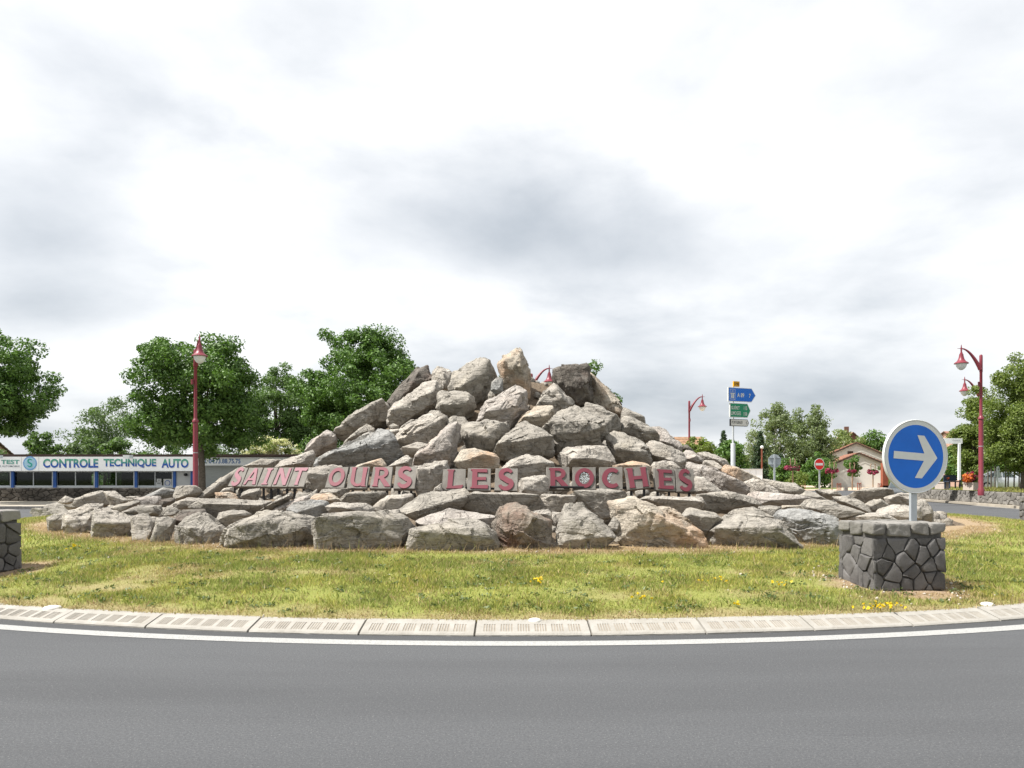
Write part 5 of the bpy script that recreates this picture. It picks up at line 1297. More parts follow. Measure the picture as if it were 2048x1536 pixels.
# ------------------------------------------------------------------ direction signs
ds = empty('direction_sign', Vector(((1466 - 1024) * 45 / F, 45, 0)), math.radians(24), 'grey post carrying four direction panels, blue, green, cream and yellow', 'direction sign')
k45 = 45 / F; zy = lambda y: EYE - (y - HZ) * k45
M['post_grey'] = plain('light_grey_post', (0.46, 0.48, 0.50), .5, .06, 4)
MB().lathe([(.13, -.1), (.13, zy(888)), (.12, zy(887)), (.06, zy(887) + .01), (.055, zy(766)), (.01, zy(765.5))], 16).build('post', M['post_grey'], ds, smooth=40)
fx = k45 / .80
def panel(x0, x1, y0, y1, tip, face, border, nm='direction_panel', th=.10):
    a, b, c = (x0 - 1466) * fx, (x1 - 1466) * fx, (tip - 1466) * fx if tip else None
    z0, z1 = zy(y1), zy(y0)
    def outl(i):
        if c is None: return [(a + i, z0 + i), (b - i, z0 + i), (b - i, z1 - i), (a + i, z1 - i)]
        return [(a + i, z0 + i), (b - i * .6, z0 + i), (c - i * 1.4, (z0 + z1) / 2), (b - i * .6, z1 - i), (a + i, z1 - i)]
    pn = MB().prism(outl(0), lambda p, q: (p, -.06, q), lambda p, q: (p, -.06 - th, q)).build(nm, border, ds)
    MB().add([(p, -.064 - th, q) for p, q in outl(.03)], [tuple(range(len(outl(0))))]).build('face', face, pn)
    return pn
Y_ = -.068 - .10
def sgn(pn, s, x0, y0, x1, y1, mat, bold=.012):
    a = (x0 - 1466) * fx; z = zy(y1)
    text_part('lettering', s, (x1 - x0) * fx, (y1 - y0) * k45, lambda p, q, t_: (a + p, Y_ - .003, z + q), mat, pn, bold)
p1 = panel(1453, 1500, 775.5, 803.5, 1508.5, M['sign_blue'], M['alu'])
sgn(p1, 'A 89', 1470.5, 786, 1484.5, 794.5, M['sign_white'], .02); sgn(p1, '7', 1494.5, 786.5, 1497.8, 794.5, M['sign_white'], .02)
def bit(pn, x0, y0, x1, y1, mat=M['sign_white']):
    MB().add([((x0 - 1466) * fx, Y_ - .003, zy(y1)), ((x1 - 1466) * fx, Y_ - .003, zy(y1)), ((x1 - 1466) * fx, Y_ - .003, zy(y0)), ((x0 - 1466) * fx, Y_ - .003, zy(y0))], [(0, 1, 2, 3)]).build('symbol', mat, pn)
for q in ((1456, 779, 1466.5, 779.6), (1456, 799.2, 1466.5, 799.8), (1456, 779.6, 1456.6, 799.2), (1465.9, 779.6, 1466.5, 799.2), (1457.2, 786.6, 1465.2, 788.2),
          (1458.6, 788.3, 1460.4, 797.5), (1460.9, 789.5, 1461.8, 797.5), (1462.3, 788.3, 1464.2, 797.5), (1459.8, 781.2, 1460.5, 785.4), (1461.9, 781.2, 1462.6, 785.4)): bit(p1, *q)
p2 = panel(1456.5, 1491.5, 806.5, 835, 1498, M['sign_green'], M['alu'])
sgn(p2, 'GUÉRET', 1458.5, 811, 1475.5, 819.2, M['sign_white'], .012); sgn(p2, '115', 1484, 812, 1490.5, 819.5, M['sign_white'], .012)
sgn(p2, 'LIMOGES', 1458.5, 823, 1478, 830.4, M['sign_white'], .012); sgn(p2, '158', 1483.5, 824, 1490.5, 831, M['sign_white'], .012)
p3 = panel(1457.5, 1491.5, 838.5, 852.5, 1494.5, M['sign_cream'], M['black'])
sgn(p3, 'PONTGIBAUD', 1460, 841.8, 1481.5, 847.8, M['ink'], .008); sgn(p3, '5', 1488.5, 843, 1490.8, 848.2, M['ink'], .008)
p4 = panel(1464, 1475.5, 763, 773.5, None, M['sign_yellow'], M['sign_yellow'])
sgn(p4, 'D 943', 1465.3, 765.6, 1474.3, 771, M['black'], .014)

def ngon_plate(name, x, y, rw, rh, d, n, rot, mat, parent, dy=0.0, thick=.02):
    c = at(x, y, d); k = d / F
    pts = [(c.x + rw * k * math.cos(2 * math.pi * (i + rot) / n), c.z + rh * k * math.sin(2 * math.pi * (i + rot) / n)) for i in range(n)]
    return MB().prism(pts, lambda a, b: (a, d + dy, b), lambda a, b: (a, d + dy - thick, b)).build(name, mat, parent)
# back of an octagonal sign
M['sign_back'] = plain('sign_back_grey', (0.36, 0.40, 0.42), .5, .08, 4)
s8 = empty('octagonal_sign', (0, 0, 0), 0, 'grey back of an octagonal sign on a post', 'road sign')
ngon_plate('plate', 1549, 922, 13.6, 13.8, 50, 8, .5, M['sign_back'], s8)
pbox('post', 1547.6, 908, 1550.8, 1000, 49.9, .08, M['galv'], s8)
for y in (915.5, 928.5): pbox('bracket', 1537.5, y - .5, 1560.5, y + .5, 49.93, .05, M['galv'], s8)
# no entry sign
ne = empty('no_entry_sign', (0, 0, 0), 0, 'round red no entry sign with a white bar on a grey post', 'road sign')
ngon_plate('rim', 1638.5, 928.6, 10.2, 12.0, 52, 40, 0, M['sign_white'], ne)
ngon_plate('red_face', 1638.5, 928.6, 9.0, 10.7, 52, 40, 0, M['sign_red'], ne, -.024, .003)
pbox('white_bar', 1631.3, 926.1, 1645.8, 930.8, 51.968, .003, M['sign_white'], ne)
pbox('post', 1638, 941, 1640.6, 982, 52.02, .07, M['galv'], ne)
# back of a triangular sign
tr_ = empty('triangular_sign', (0, 0, 0), 0, 'grey back of a triangular sign on a post under the trees', 'road sign')
c = at(1996, 950, 56); k = 56 / F
MB().prism([(c.x - 9 * k, c.z - 4 * k), (c.x + 8 * k, c.z - 4 * k), (c.x + 1 * k, c.z + 18 * k), (c.x - 1.5 * k, c.z + 18 * k)], lambda a, b: (a, 56, b), lambda a, b: (a, 55.97, b)).build('plate', M['sign_back'], tr_)
pbox('post', 1993.5, 934, 1996, 975, 55.9, .06, M['galv'], tr_)
# street name board on a white post
sn = empty('street_name_sign', (0, 0, 0), 0, 'white name board on a white post partly covered by the tree and the blue sign', 'road sign')
pbox('board', 1888, 876.5, 1925, 887.3, 49, .06, M['white_panel'], sn)
pxtext('Centre', 1905, 879.2, 1920.5, 881.8, 48.995, M['print_grey'], sn, .0)
pbox('post', 1917.3, 887.4, 1921.7, 960, 48.98, .12, M['white_panel'], sn)
# white cabinet
cb = empty('utility_cabinet', (0, 0, 0), 0, 'white box cabinet behind the right flank of the pile', 'cabinet')
pbox('body', 1486, 938.6, 1525, 985, 54, 1.2, M['white_panel'], cb); pbox('lid', 1485, 937.6, 1526, 938.5, 53.95, 1.3, M['white_wall'], cb)
for x in (1500, 1512): pbox('door_joint', x, 940, x + .3, 984, 53.996, .003, M['print_grey'], cb)
# small globe lamp on a rust-red post
gl = empty('globe_lamp', (0, 0, 0), 0, 'thin rust-red post with a small white globe before the conifer', 'street lamp')
pbox('post', 1522.8, 897, 1525.2, 970, 60, .09, M['rust'], gl)
MB().lathe([(.01, -.14), (.1, -.1), (.14, 0), (.1, .1), (.01, .14)], 12).build('globe', M['lamp_glass'], gl, at(1524, 894.5, 60.04), smooth=60)

# ------------------------------------------------------------------ flower baskets, barriers, planters, cars on the square
M['wood_post'] = plain('weathered_wood', (0.27, 0.19, 0.13), .9, .2, 6)
def basket(x, yt, yf, yb, d, wpx, seed, lab):
    rg = np.random.default_rng(seed); k = d / F; zg = EYE - (yb - HZ) * k; X = (x - 1024) * k
    r = empty('flower_stand', (X, d, zg), 0, lab, 'flower stand', 'pink hanging flower stands on the square')
    zf = (yb - yf) * k; zt = (yb - yt) * k; wr = wpx / 2 * k
    MB().tube([(0, 0, -.1), (0, 0, zf)], .045, 8).build('pole', M['wood_post'], r)
    for s in (-1, 1):
        pts = [(s * .08 + s * .07 * math.sin(t * math.pi), -.05 * s, zf + (zt - zf) * math.sin(t * math.pi * .62)) for t in np.linspace(0, 1, 9)]
        MB().tube(pts, .035, 6).build('hook', M['wood_post'], r)
    L = [(-wr * .5, 0, zf, wr * .5, wr * .5, wr * .30), (wr * .5, .1, zf, wr * .48, wr * .5, wr * .28), (0, -.2, zf - .03, wr * .45, wr * .4, wr * .25)]
    P, N, _ = crown_points(L, 26, 55, wr * .22, rg, .3)
    MB().lathe([(wr * .45, -.18), (wr * .75, -.02), (wr * .7, .02)], 14, (0, 0, zf)).build('basket', M['wood_dark'], r)
    link('flowers', leaf_mesh('flowers', P, .10, rg, .5, 0, N, .9), M['pink_flower'], r)
    P2, N2, _ = crown_points([(0, 0, zf + .12, wr * .7, wr * .5, wr * .25)], 10, 30, wr * .2, rg, .3)
    link('leaves', leaf_mesh('leaves', P2, .10, rg), M['airy'], r)
basket(1585.5, 918, 936, 975, 53, 33, 1, 'leftmost pink flower stand between the octagonal and no entry signs')
basket(1664, 924, 941, 982, 55, 29, 2, 'pink flower stand at the left corner of the cream house')
basket(1704.5, 926, 941.5, 986, 56, 18, 3, 'small pink flower stand in front of the young round tree')
basket(1746, 928, 944, 976, 58, 24, 4, 'rightmost pink flower stand before the cream gable wall')
for i, (x, y0, y1, w, d, lab) in enumerate([(1678, 967, 984, 8, 54, 'red steel frame barrier left of the young tree'), (1718.5, 966, 984, 7.5, 54, 'red steel frame barrier right of the young tree'),
                                       (1759.5, 967, 978, 7, 60, 'small red barrier beside the porch post'), (1606, 966, 978, 9, 60, 'red barrier left of the no entry sign')]):
    k = d / F; b = empty('steel_barrier', at(x, y1, d), math.radians(10), lab, 'barrier', 'red steel barriers on the square')
    h = (y1 - y0) * k; hw = w / 2 * k
    for s in (-1, 1): MB().tube([(s * hw, 0, -.1), (s * hw, 0, h * 1.05)], .03, 6).build('upright', M['rust'], b)
    for z in (h * .95, h * .12): MB().tube([(-hw, 0, z), (hw, 0, z)], .025, 6).build('rail', M['rust'], b)
    for xx in (-.3, .3): MB().tube([(hw * xx, 0, h * .12), (-hw * xx * .6, 0, h * .95)], .022, 6).build('bar', M['rust'], b)
bs = empty('stone_bollard', at(1691.5, 990, 52), 0, 'short grey stepped stone bollard between the red barriers', 'bollard')
MB().box(-.11, .10, -.12, .12, -.1, .5).box(.104, .24, -.1, .1, -.1, .30).build('stone_block', M['kerb_dark'], bs)

M['planter'] = plain('planter_concrete', (0.42, 0.36, 0.31), .9, .1, 5, bump=.2)
def planter(x, y, w, d, seed, lab, mats):
    rg = np.random.default_rng(seed); k = d / F; p = empty('planter', at(x, y, d), math.radians(20), lab, 'planter', 'concrete planters behind the stone wall')
    hw = w / 2 * k
    MB().box(-hw, hw, -.35, .35, -.05, .34).build('trough', M['planter'], p); MB().box(-hw - .03, hw + .03, -.38, .38, .342, .42).build('rim', M['planter'], p)
    for j, (m_, cx_, r_, z_) in enumerate(mats):
        P, N, _ = crown_points([(cx_ * hw, 0, .5 + z_ * .4, r_ * hw, .4, z_)], 20, 40, .14, rg, .3)
        link('flowers' if 'flower' in m_ else 'leaves', leaf_mesh('planting', P, .09, rg, .5, 0, N, .8), M[m_], p)
planter(1942, 978.5, 16, 47.5, 8, 'concrete planter overflowing with orange flowers left of the tall red lamp', [('orange_flower', -1.1, 1.2, .42), ('lime', .3, .9, .32), ('pink_flower', -.4, .6, .5)])
planter(1884, 976.5, 14, 50.5, 9, 'concrete planter with small orange flowers close to the blue sign', [('orange_flower', .4, .7, .2), ('lime', -.3, .7, .22)])
bn = empty('park_bench', at(1905, 976.5, 50), math.radians(15), 'dark blue-black bench between the two planters', 'bench')
MB().box(-.5, .5, -.22, .22, .40, .46).build('seat', plain('bench_blue', (0.03, 0.045, 0.07), .6, .2, 5), bn)
MB().box(-.5, .5, .18, .23, .463, .85).build('backrest', bpy.data.materials['bench_blue'], bn)
for sx in (-.4, .4):
    for sy in (-.18, .18): MB().box(sx - .03, sx + .03, sy - .03, sy + .03, 0, .398).build('leg', bpy.data.materials['bench_blue'], bn)

def car(loc, rz, paint, lab):
    c = empty('parked_car', loc, rz, lab, 'car', 'parked cars at the edge of the square')
    st = [(-2.0, .52, .72, .60), (-1.9, .35, .86, .74), (-1.2, .25, .95, .84), (-.2, .24, .98, .86), (.9, .25, .98, .86), (1.6, .28, .97, .84), (1.95, .36, .88, .76), (2.05, .5, .75, .62)]
    m = MB(); V = []
    for x, z0, z1, hw in st: V += [(x, -hw * .92, z0), (x, -hw, (z0 + z1) / 2), (x, -hw * .93, z1), (x, hw * .93, z1), (x, hw, (z0 + z1) / 2), (x, hw * .92, z0)]
    Fs = [(i * 6 + k, i * 6 + (k + 1) % 6, (i + 1) * 6 + (k + 1) % 6, (i + 1) * 6 + k) for i in range(len(st) - 1) for k in range(6)] + [tuple(range(5, -1, -1)), tuple(range(42, 48))]
    m.add(V, Fs).build('body', paint, c, smooth=35)
    cab = [(-1.05, .955, .76), (-.45, 1.42, .60), (.75, 1.46, .60), (1.75, .985, .72)]
    V = []; 
    for x, z, hw in cab: V += [(x, -hw, z), (x, hw, z)]
    V += [(-1.0, -.80, .94), (1.7, -.78, .96), (1.7, .78, .96), (-1.0, .80, .94)]
    MB().add(V, [(0, 1, 3, 2), (2, 3, 5, 4), (4, 5, 7, 6), (0, 2, 4, 6), (1, 7, 5, 3)]).build('cabin', paint, c)
    gm = M['car_glass']
    for s in (-1, 1):
        f = lambda x, z: (x, s * ((.775 - (z - .955) / .5 * .165) + .012), z)
        for poly in ([(-.80, 1.0), (-.36, 1.36), (.15, 1.39), (.15, 1.0)], [(.22, 1.0), (.22, 1.39), (.72, 1.39), (1.35, 1.03)]):
            MB().add([f(*p) for p in poly], [(0, 1, 2, 3)]).build('side_window', gm, c)
    MB().add([(-1.02, -.66, 1.0), (-1.02, .66, 1.0), (-.50, .54, 1.40), (-.50, -.54, 1.40)], [(0, 1, 2, 3)]).build('windscreen', gm, c)
    MB().add([(1.67, -.6, 1.04), (1.67, .6, 1.04), (.82, .52, 1.452), (.82, -.52, 1.452)], [(0, 1, 2, 3)]).build('rear_window', gm, c)
    for sx in (-1.25, 1.25):
        for s in (-1, 1):
            y = s * .80
            w_ = MB().tube([(sx, y - .10, .31), (sx, y + .10, .31)], .31, 20).build('wheel', M['tyre'], c)
            MB().tube([(sx, y + s * .095, .31), (sx, y + s * .115, .31)], .20, 14).build('rim', M['alu'], w_)
    for s in (-1, 1): MB().box(-2.03, -1.93, s * .62 - .13, s * .62 + .13, .60, .74).build('headlight', M['lamp_glass'], c)
    return c
M['car_glass'] = NT('car_glass').done((0.05, 0.065, 0.07), .08, spec=.6)
M['tyre'] = plain('tyre', (0.02, 0.02, 0.02), .85, .2, 8)
silver = plain('silver_car_paint', (0.55, 0.57, 0.60), .25, .03, 2, metal=.4, spec=.5)
grey_p = plain('grey_car_paint', (0.12, 0.13, 0.14), .25, .05, 2, metal=.3, spec=.5)
car(Vector((at(2005, 0, 62).x, 62, .70)), math.radians(160), silver, 'silver hatchback half hidden by the hedge under the right trees')
car(Vector((at(2036, 0, 66).x, 66, .70)), math.radians(165), silver, 'second silver car behind the first under the right trees')
car(Vector((at(1802, 0, 53).x, 53, .01)), math.radians(62), grey_p, 'dark grey car almost hidden behind the blue sign and the boulders')

# ------------------------------------------------------------------ trees and shrubs
GT = 'trees along the far side of the roundabout'
px_tree('maple_tree', -205, 645, 96, 885, 46, 1000, 'maple', 'dark green tree cut off by the left edge of the photo', seed=1, n_cl=230, per=250, cl_r=.72, leaf=.175, tr=.2, group=GT, extra=[(40, 715, 55, 50), (70, 800, 34, 40)])
px_tree('maple_tree', 262, 664, 546, 912, 46.5, 1000, 'maple', 'big round maple behind the left street lamp', seed=2, n_cl=250, per=250, cl_r=.70, leaf=.175, tr=.2, group=GT, extra=[(330, 715, 45, 40), (440, 720, 45, 42), (300, 830, 50, 60), (480, 835, 48, 55)])
px_tree('maple_tree', 580, 648, 872, 915, 49, 1000, 'maple', 'big dark maple rising behind the left slope of the pile', seed=3, n_cl=240, per=250, cl_r=.70, leaf=.175, tr=.2, group=GT, extra=[(690, 700, 42, 42), (770, 690, 42, 40), (640, 800, 45, 60)])
px_tree('airy_tree', 120, 785, 300, 930, 72, 985, 'airy', 'pale airy tree with visible dark branches behind the garage', seed=4, n_cl=90, per=110, cl_r=.85, leaf=.19, tr=.17, shell=.35, limbs=26)
px_tree('leafy_tree', 470, 716, 632, 905, 73, 985, 'mid', 'mid green tree between the two big maples', seed=5, n_cl=150, per=220, cl_r=.80, leaf=.19, tr=.2)
px_tree('leafy_tree', 560, 765, 690, 915, 74, 985, 'mid', 'lower lighter tree behind the left side of the dark maple', seed=6, n_cl=130, per=220, cl_r=.80, leaf=.19)
px_tree('shrub', 45, 862, 130, 935, 66, 978, 'mid', 'dark rounded shrub showing over the garage roof at the left', seed=7, n_cl=45, per=120, cl_r=.5, leaf=.22, cat='shrub', tr=.08)
px_tree('shrub', 100, 872, 215, 960, 68, 985, 'airy', 'pale shrub over the garage roof below the airy tree', seed=8, n_cl=70, per=110, cl_r=.55, leaf=.22, cat='shrub', tr=.08)
px_tree('shrub', 190, 868, 300, 985, 67, 988, 'mid', 'bright green shrub over the garage roof left of the maple', seed=9, n_cl=70, per=120, cl_r=.55, leaf=.22, cat='shrub', tr=.08)
px_tree('shrub', -80, 890, 40, 985, 68, 988, 'airy', 'leafy shrub seen through the garage window at the left edge', seed=19, n_cl=60, per=110, cl_r=.55, leaf=.22, cat='shrub', tr=.08)
el = px_tree('elder_shrub', 480, 872, 612, 950, 64.5, 985, 'lime', 'elder bush covered in cream flower heads above the garage roof', seed=10, n_cl=60, per=110, cl_r=.5, leaf=.2, cat='shrub', tr=.08)
rg = np.random.default_rng(77); s_ = 64.5 / F
hc = []
for _ in range(210):
    a = rg.uniform(0, 2 * np.pi); q = rg.uniform(.1, 1.0)
    ex, ez = 62 * s_ * q * math.cos(a), 30 * s_ * abs(math.sin(a)) * q
    hc.append((ex, -62 * s_ * .75 * math.sqrt(max(0, 1 - (ex / (64 * s_)) ** 2)) * rg.uniform(.7, 1.05), EYE - (912 - HZ) * s_ - el.location.z + ez * 1.25))
hc = np.array(hc); P = (hc[:, None] + rg.normal(size=(len(hc), 26, 3)) * np.array([.13, .13, .05])).reshape(-1, 3)
link('flower_heads', leaf_mesh('flower_heads', P, .10, rg, 1.2, 0, None, .9), M['cream_flower'], el)
px_tree('leafy_tree', 955, 716, 1085, 900, 50, 1000, 'mid', 'tree whose top peeps around the pointed summit rock', seed=11, n_cl=70, per=120, cl_r=.45, leaf=.2, group=GT)
px_tree('leafy_tree', 1130, 752, 1252, 900, 50, 1000, 'mid', 'tree whose crown shows past the right slope of the summit', seed=12, n_cl=70, per=120, cl_r=.45, leaf=.2, group=GT, extra=[(1187, 748, 6, 18)])
px_tree('shrub', 1352, 872, 1442, 935, 60, 985, 'lime', 'rounded bush around the foot of the distant lamp', seed=13, n_cl=60, per=110, cl_r=.42, leaf=.18, cat='shrub', tr=.08)
px_tree('evergreen_tree', 1428, 872, 1498, 965, 57, 985, 'maple', 'dark evergreen bush behind the direction sign post', seed=14, n_cl=70, per=120, cl_r=.42, leaf=.18, tr=.1)
def conifer(x, y0, yb, w, d, seed, lab):
    rg = np.random.default_rng(seed); k = d / F; zg = EYE - (yb - HZ) * k
    r = empty('conifer_tree', ((x - 1024) * k, d, zg), 0, lab, 'tree'); h = (yb - y0) * k; hw = w / 2 * k
    P = []; br = MB()
    for i in range(26):
        t = i / 26; z = h * (.10 + .88 * t); R = hw * (1 - t) ** .8 + .05
        for j in range(7):
            a = rg.uniform(0, 2 * np.pi); L = R * rg.uniform(.6, 1.08)
            m = int(14 + 40 * (1 - t)); q = rg.uniform(.15, 1, m)
            P.append(np.c_[np.cos(a) * L * q, np.sin(a) * L * q, z - .28 * L * q + .0 * q] + rg.normal(size=(m, 3)) * (.05 + .07 * (1 - t)))
            br.tube([(0, 0, z), (math.cos(a) * L * .9, math.sin(a) * L * .9, z - .25 * L)], [.02, .006], 4)
    link('crown', leaf_mesh('crown', np.vstack(P), .17, rg, .2, .3), M['conifer'], r)
    br.tube([(0, 0, -.1), (0, 0, h * .97)], [.13, .02], 7).build('trunk', M['bark'], r)
conifer(1447, 856, 985, 46, 72, 31, 'small spruce tip above the dark evergreen bush')
conifer(1521, 858, 985, 66, 66, 32, 'dark conifer in front of the birches')
conifer(1560, 905, 985, 40, 64, 33, 'low dark conifer behind the octagonal sign')
px_tree('birch_tree', 1518, 792, 1588, 965, 74, 985, 'birch', 'slender birch on the left of the birch group', seed=15, n_cl=75, per=130, cl_r=.62, leaf=.2, droop=1.0, bark='birch_bark', group='birches behind the square', shell=.3)
px_tree('birch_tree', 1550, 806, 1640, 970, 78, 985, 'birch', 'middle birch with a rounded crown', seed=16, n_cl=90, per=130, cl_r=.66, leaf=.2, droop=1.0, bark='birch_bark', group='birches behind the square', shell=.3)
px_tree('birch_tree', 1592, 796, 1676, 975, 76, 985, 'birch', 'tallest right-hand birch with drooping twigs', seed=17, n_cl=95, per=130, cl_r=.66, leaf=.2, droop=1.0, bark='birch_bark', group='birches behind the square', shell=.3)
px_tree('leafy_tree', 1482, 844, 1556, 975, 80, 985, 'birch', 'pale tree left of the birches', seed=18, n_cl=60, per=120, cl_r=.66, leaf=.2)
px_tree('shrub', 1540, 905, 1600, 985, 63, 985, 'maple', 'dark shrub behind the octagonal sign post', seed=20, n_cl=50, per=110, cl_r=.42, leaf=.18, cat='shrub', tr=.08)
px_tree('shrub', 1600, 900, 1672, 975, 70, 985, 'maple', 'dark leafy shrub behind the no entry sign', seed=21, n_cl=60, per=110, cl_r=.46, leaf=.18, cat='shrub', tr=.08)
px_tree('shrub', 1572, 942, 1618, 982, 58, 984, 'lime', 'low bright bush at the foot of the leftmost flower stand', seed=22, n_cl=34, per=90, cl_r=.28, leaf=.14, cat='shrub', tr=.05)
px_tree('willow_tree', 1640, 858, 1732, 940, 92, 980, 'yellow_green', 'yellow-green willow left of the brick gable', seed=23, n_cl=70, per=130, cl_r=.7, leaf=.24, droop=1.2)
px_tree('leafy_tree', 1706, 856, 1786, 950, 95, 980, 'maple', 'dark tree behind the cream house', seed=24, n_cl=80, per=130, cl_r=.7, leaf=.26)
px_tree('young_tree', 1687, 913, 1722, 954, 60, 975, 'maple', 'young round tree with a bare stem before the cream house', seed=25, n_cl=36, per=70, cl_r=.26, leaf=.15, tr=.05)
px_tree('young_tree', 1757, 925, 1778, 950, 64, 975, 'maple', 'young tree sprig beside the porch post', seed=26, n_cl=16, per=60, cl_r=.24, leaf=.15, tr=.04)
px_tree('columnar_tree', 1904, 776, 1996, 965, 51, 976, 'lime', 'tall light green hornbeam behind the tall red lamp', seed=27, n_cl=140, per=220, cl_r=.45, leaf=.13, tr=.12, group='hornbeams on the right', extra=[(1950, 800, 20, 26)])
px_tree('columnar_tree', 1962, 722, 2130, 948, 47, 976, 'lime', 'large light green hornbeam cut off by the right edge', seed=28, n_cl=260, per=230, cl_r=.60, leaf=.13, tr=.14, group='hornbeams on the right', extra=[(2030, 745, 40, 34)])
px_tree('leafy_tree', 1885, 868, 1960, 968, 62, 976, 'maple', 'dark tree behind the white name board', seed=29, n_cl=70, per=120, cl_r=.5, leaf=.2)
px_tree('leafy_tree', 1950, 880, 2080, 962, 72, 976, 'maple', 'dark shady tree behind the parked silver cars', seed=30, n_cl=90, per=120, cl_r=.55, leaf=.22, shell=.4)
for i, x in enumerate((1975.5, 1982, 1989.5, 2011, 2016, 2028, 2038)):
    t_ = empty('tree_stem', at(x, 977, 56 + i % 3), 0, 'bare thin tree stem number in the row'.replace('number in the row', ['nearest the tall red lamp', 'just left of the triangular sign', 'touching the triangular sign', 'in front of the silver hatchback', 'right of the hatchback bonnet', 'before the second silver car', 'closest to the right edge'][i]), 'tree', 'row of thin stems before the parked cars')
    MB().tube([(0, 0, -.1), (.02, 0, 1.0), (-.02 + .04 * (i % 2), 0, 2.4)], [.055, .045, .035], 7).build('trunk', M['bark'], t_)
    rg = np.random.default_rng(600 + i); P, N, _ = crown_points([(0, 0, 2.5, .7, .6, .6)], 14, 60, .28, rg, .3)
    link('crown', leaf_mesh('crown', P, .16, rg, .3, 0, N), M['mid'], t_)
for i, (a_, b_, c_, e_, dd_, mm_, lb_) in enumerate([(255, 862, 400, 985, 70, 'mid', 'green shrub over the garage roof under the big round maple'), (392, 868, 496, 985, 71, 'airy', 'pale shrub over the garage roof right of the left lamp'),
        (590, 862, 730, 985, 68, 'mid', 'dense shrub behind the rocks left of the dark maple trunk'), (700, 870, 850, 985, 70, 'mid', 'shrub behind the rocks under the dark maple')]):
    px_tree('shrub', a_, b_, c_, e_, dd_, 988, mm_, lb_, seed=40 + i, n_cl=80, per=150, cl_r=.65, leaf=.18, cat='shrub', tr=.08)
# hedge-like rough grass on top of the right wall
def blades(name, XY, Zg, h, w, rg, mat, lean=.5):
    n = len(XY); a = rg.uniform(0, 2 * np.pi, n); hh = h * rg.uniform(.5, 1.4, n)
    dx, dy = np.cos(a), np.sin(a); ww = w * rg.uniform(.7, 1.4, n)
    b = rg.uniform(0, 2 * np.pi, n); ln = hh * rg.uniform(0, lean, n) * 2
    base = np.c_[XY, Zg]
    V = np.stack([base - np.c_[dx * ww, dy * ww, 0 * a], base + np.c_[dx * ww, dy * ww, 0 * a], base + np.c_[np.cos(b) * ln, np.sin(b) * ln, hh]], 1).reshape(-1, 3)
    me = mesh_np(name, V, np.arange(3 * n).reshape(-1, 3))
    at_ = me.attributes.new('tint', 'FLOAT', 'POINT'); at_.data.foreach_set('value', np.repeat(rg.uniform(0, 1, n), 3).astype(np.float32))
    return me
def grass_mat(name, dry0, dry1, g0, g1):
    t = NT(name); ti = t.n('ShaderNodeAttribute', attribute_name='tint'); dr = t.n('ShaderNodeAttribute', attribute_name='dry'); co = t.coord('World')
    g = t.ramp(ti.outputs['Fac'], [(0, g0), (1, g1)])
    g = t.mix(t.fr(t.noise(co, 1.3, 4, .6), .42, .62), g, t.ramp(ti.outputs['Fac'], [(0, tuple(x * 1.35 for x in g0)), (1, (g1[0] * 1.5, g1[1] * 1.2, g1[2] * 1.15))]))
    d = t.ramp(ti.outputs['Fac'], [(0, dry0), (1, dry1)])
    c = t.mix(dr.outputs['Fac'], g, d)
    t.l(c, t.b.inputs['Base Color']); t.b.inputs['Roughness'].default_value = .7
    tr = t.n('ShaderNodeBsdfTranslucent'); t.l(c, tr.inputs[0]); mx = t.n('ShaderNodeMixShader'); mx.inputs[0].default_value = .35
    t.l(t.b.outputs[0], mx.inputs[1]); t.l(tr.outputs[0], mx.inputs[2]); t.l(mx.outputs[0], t.o.inputs[0])
    return t.m
M['grass'] = grass_mat('turf_blades', (0.24, 0.16, 0.085), (0.54, 0.42, 0.23), (0.11, 0.158, 0.028), (0.32, 0.36, 0.09))
rg = np.random.default_rng(12)
# island turf: dense near the camera, sparser round the sides
def turf(n, rmin, rmax, amax, h, w, seed):
    rg = np.random.default_rng(seed)
    r = np.sqrt(rg.uniform(rmin ** 2, rmax ** 2, n)); a = rg.uniform(-amax, amax, n)
    XY = np.c_[CEN.x + r * np.sin(a), CEN.y - r * np.cos(a)]
    dry = dry_at(XY); P3 = np.c_[XY, 0 * r]
    dens = np.clip(.8 + fbm(P3 * 2.6, 3, 44) * 0.9, .42, 1) * (1 - .45 * dry)
    keep = rg.uniform(0, 1, n) < dens
    for c in PLINTHS: keep &= ~((np.abs(XY[:, 0] - c.x) < .5) & (np.abs(XY[:, 1] - c.y) < .5))
    XY, dry, r = XY[keep], dry[keep], r[keep]
    hh = h * (1 - .45 * dry) * (.75 + .6 * np.clip(fbm(np.c_[XY, 0 * r] * 1.7, 3, 61) + .3, 0, 1))
    Zg = np.interp(r, [13.0, 13.8, 15.5, 17.4, 17.8, 18.2], [0.45, 0.42, 0.31, 0.145, 0.098, 0.09]) - .008
    me = blades('turf', XY, Zg, hh, w, rg, None, .55)
    v = np.clip(dry * .8 + (rg.uniform(0, 1, len(r)) < .22 + .3 * dry) * .75, 0, 1)
    at_ = me.attributes.new('dry', 'FLOAT', 'POINT'); at_.data.foreach_set('value', np.repeat(v, 3).astype(np.float32))
    return me
me1 = turf(520000, 13.4, 17.86, .62, .036, .0044, 71)
tag(link('turf', me1, M['grass']), 'short patchy yellow-green turf on the roundabout island', 'grass', kind='stuff')
me2 = turf(150000, 13.4, 17.86, 2.2, .07, .009, 72)
tag(link('turf', me2, M['grass']), 'sparser turf round the sides of the island', 'grass', kind='stuff')
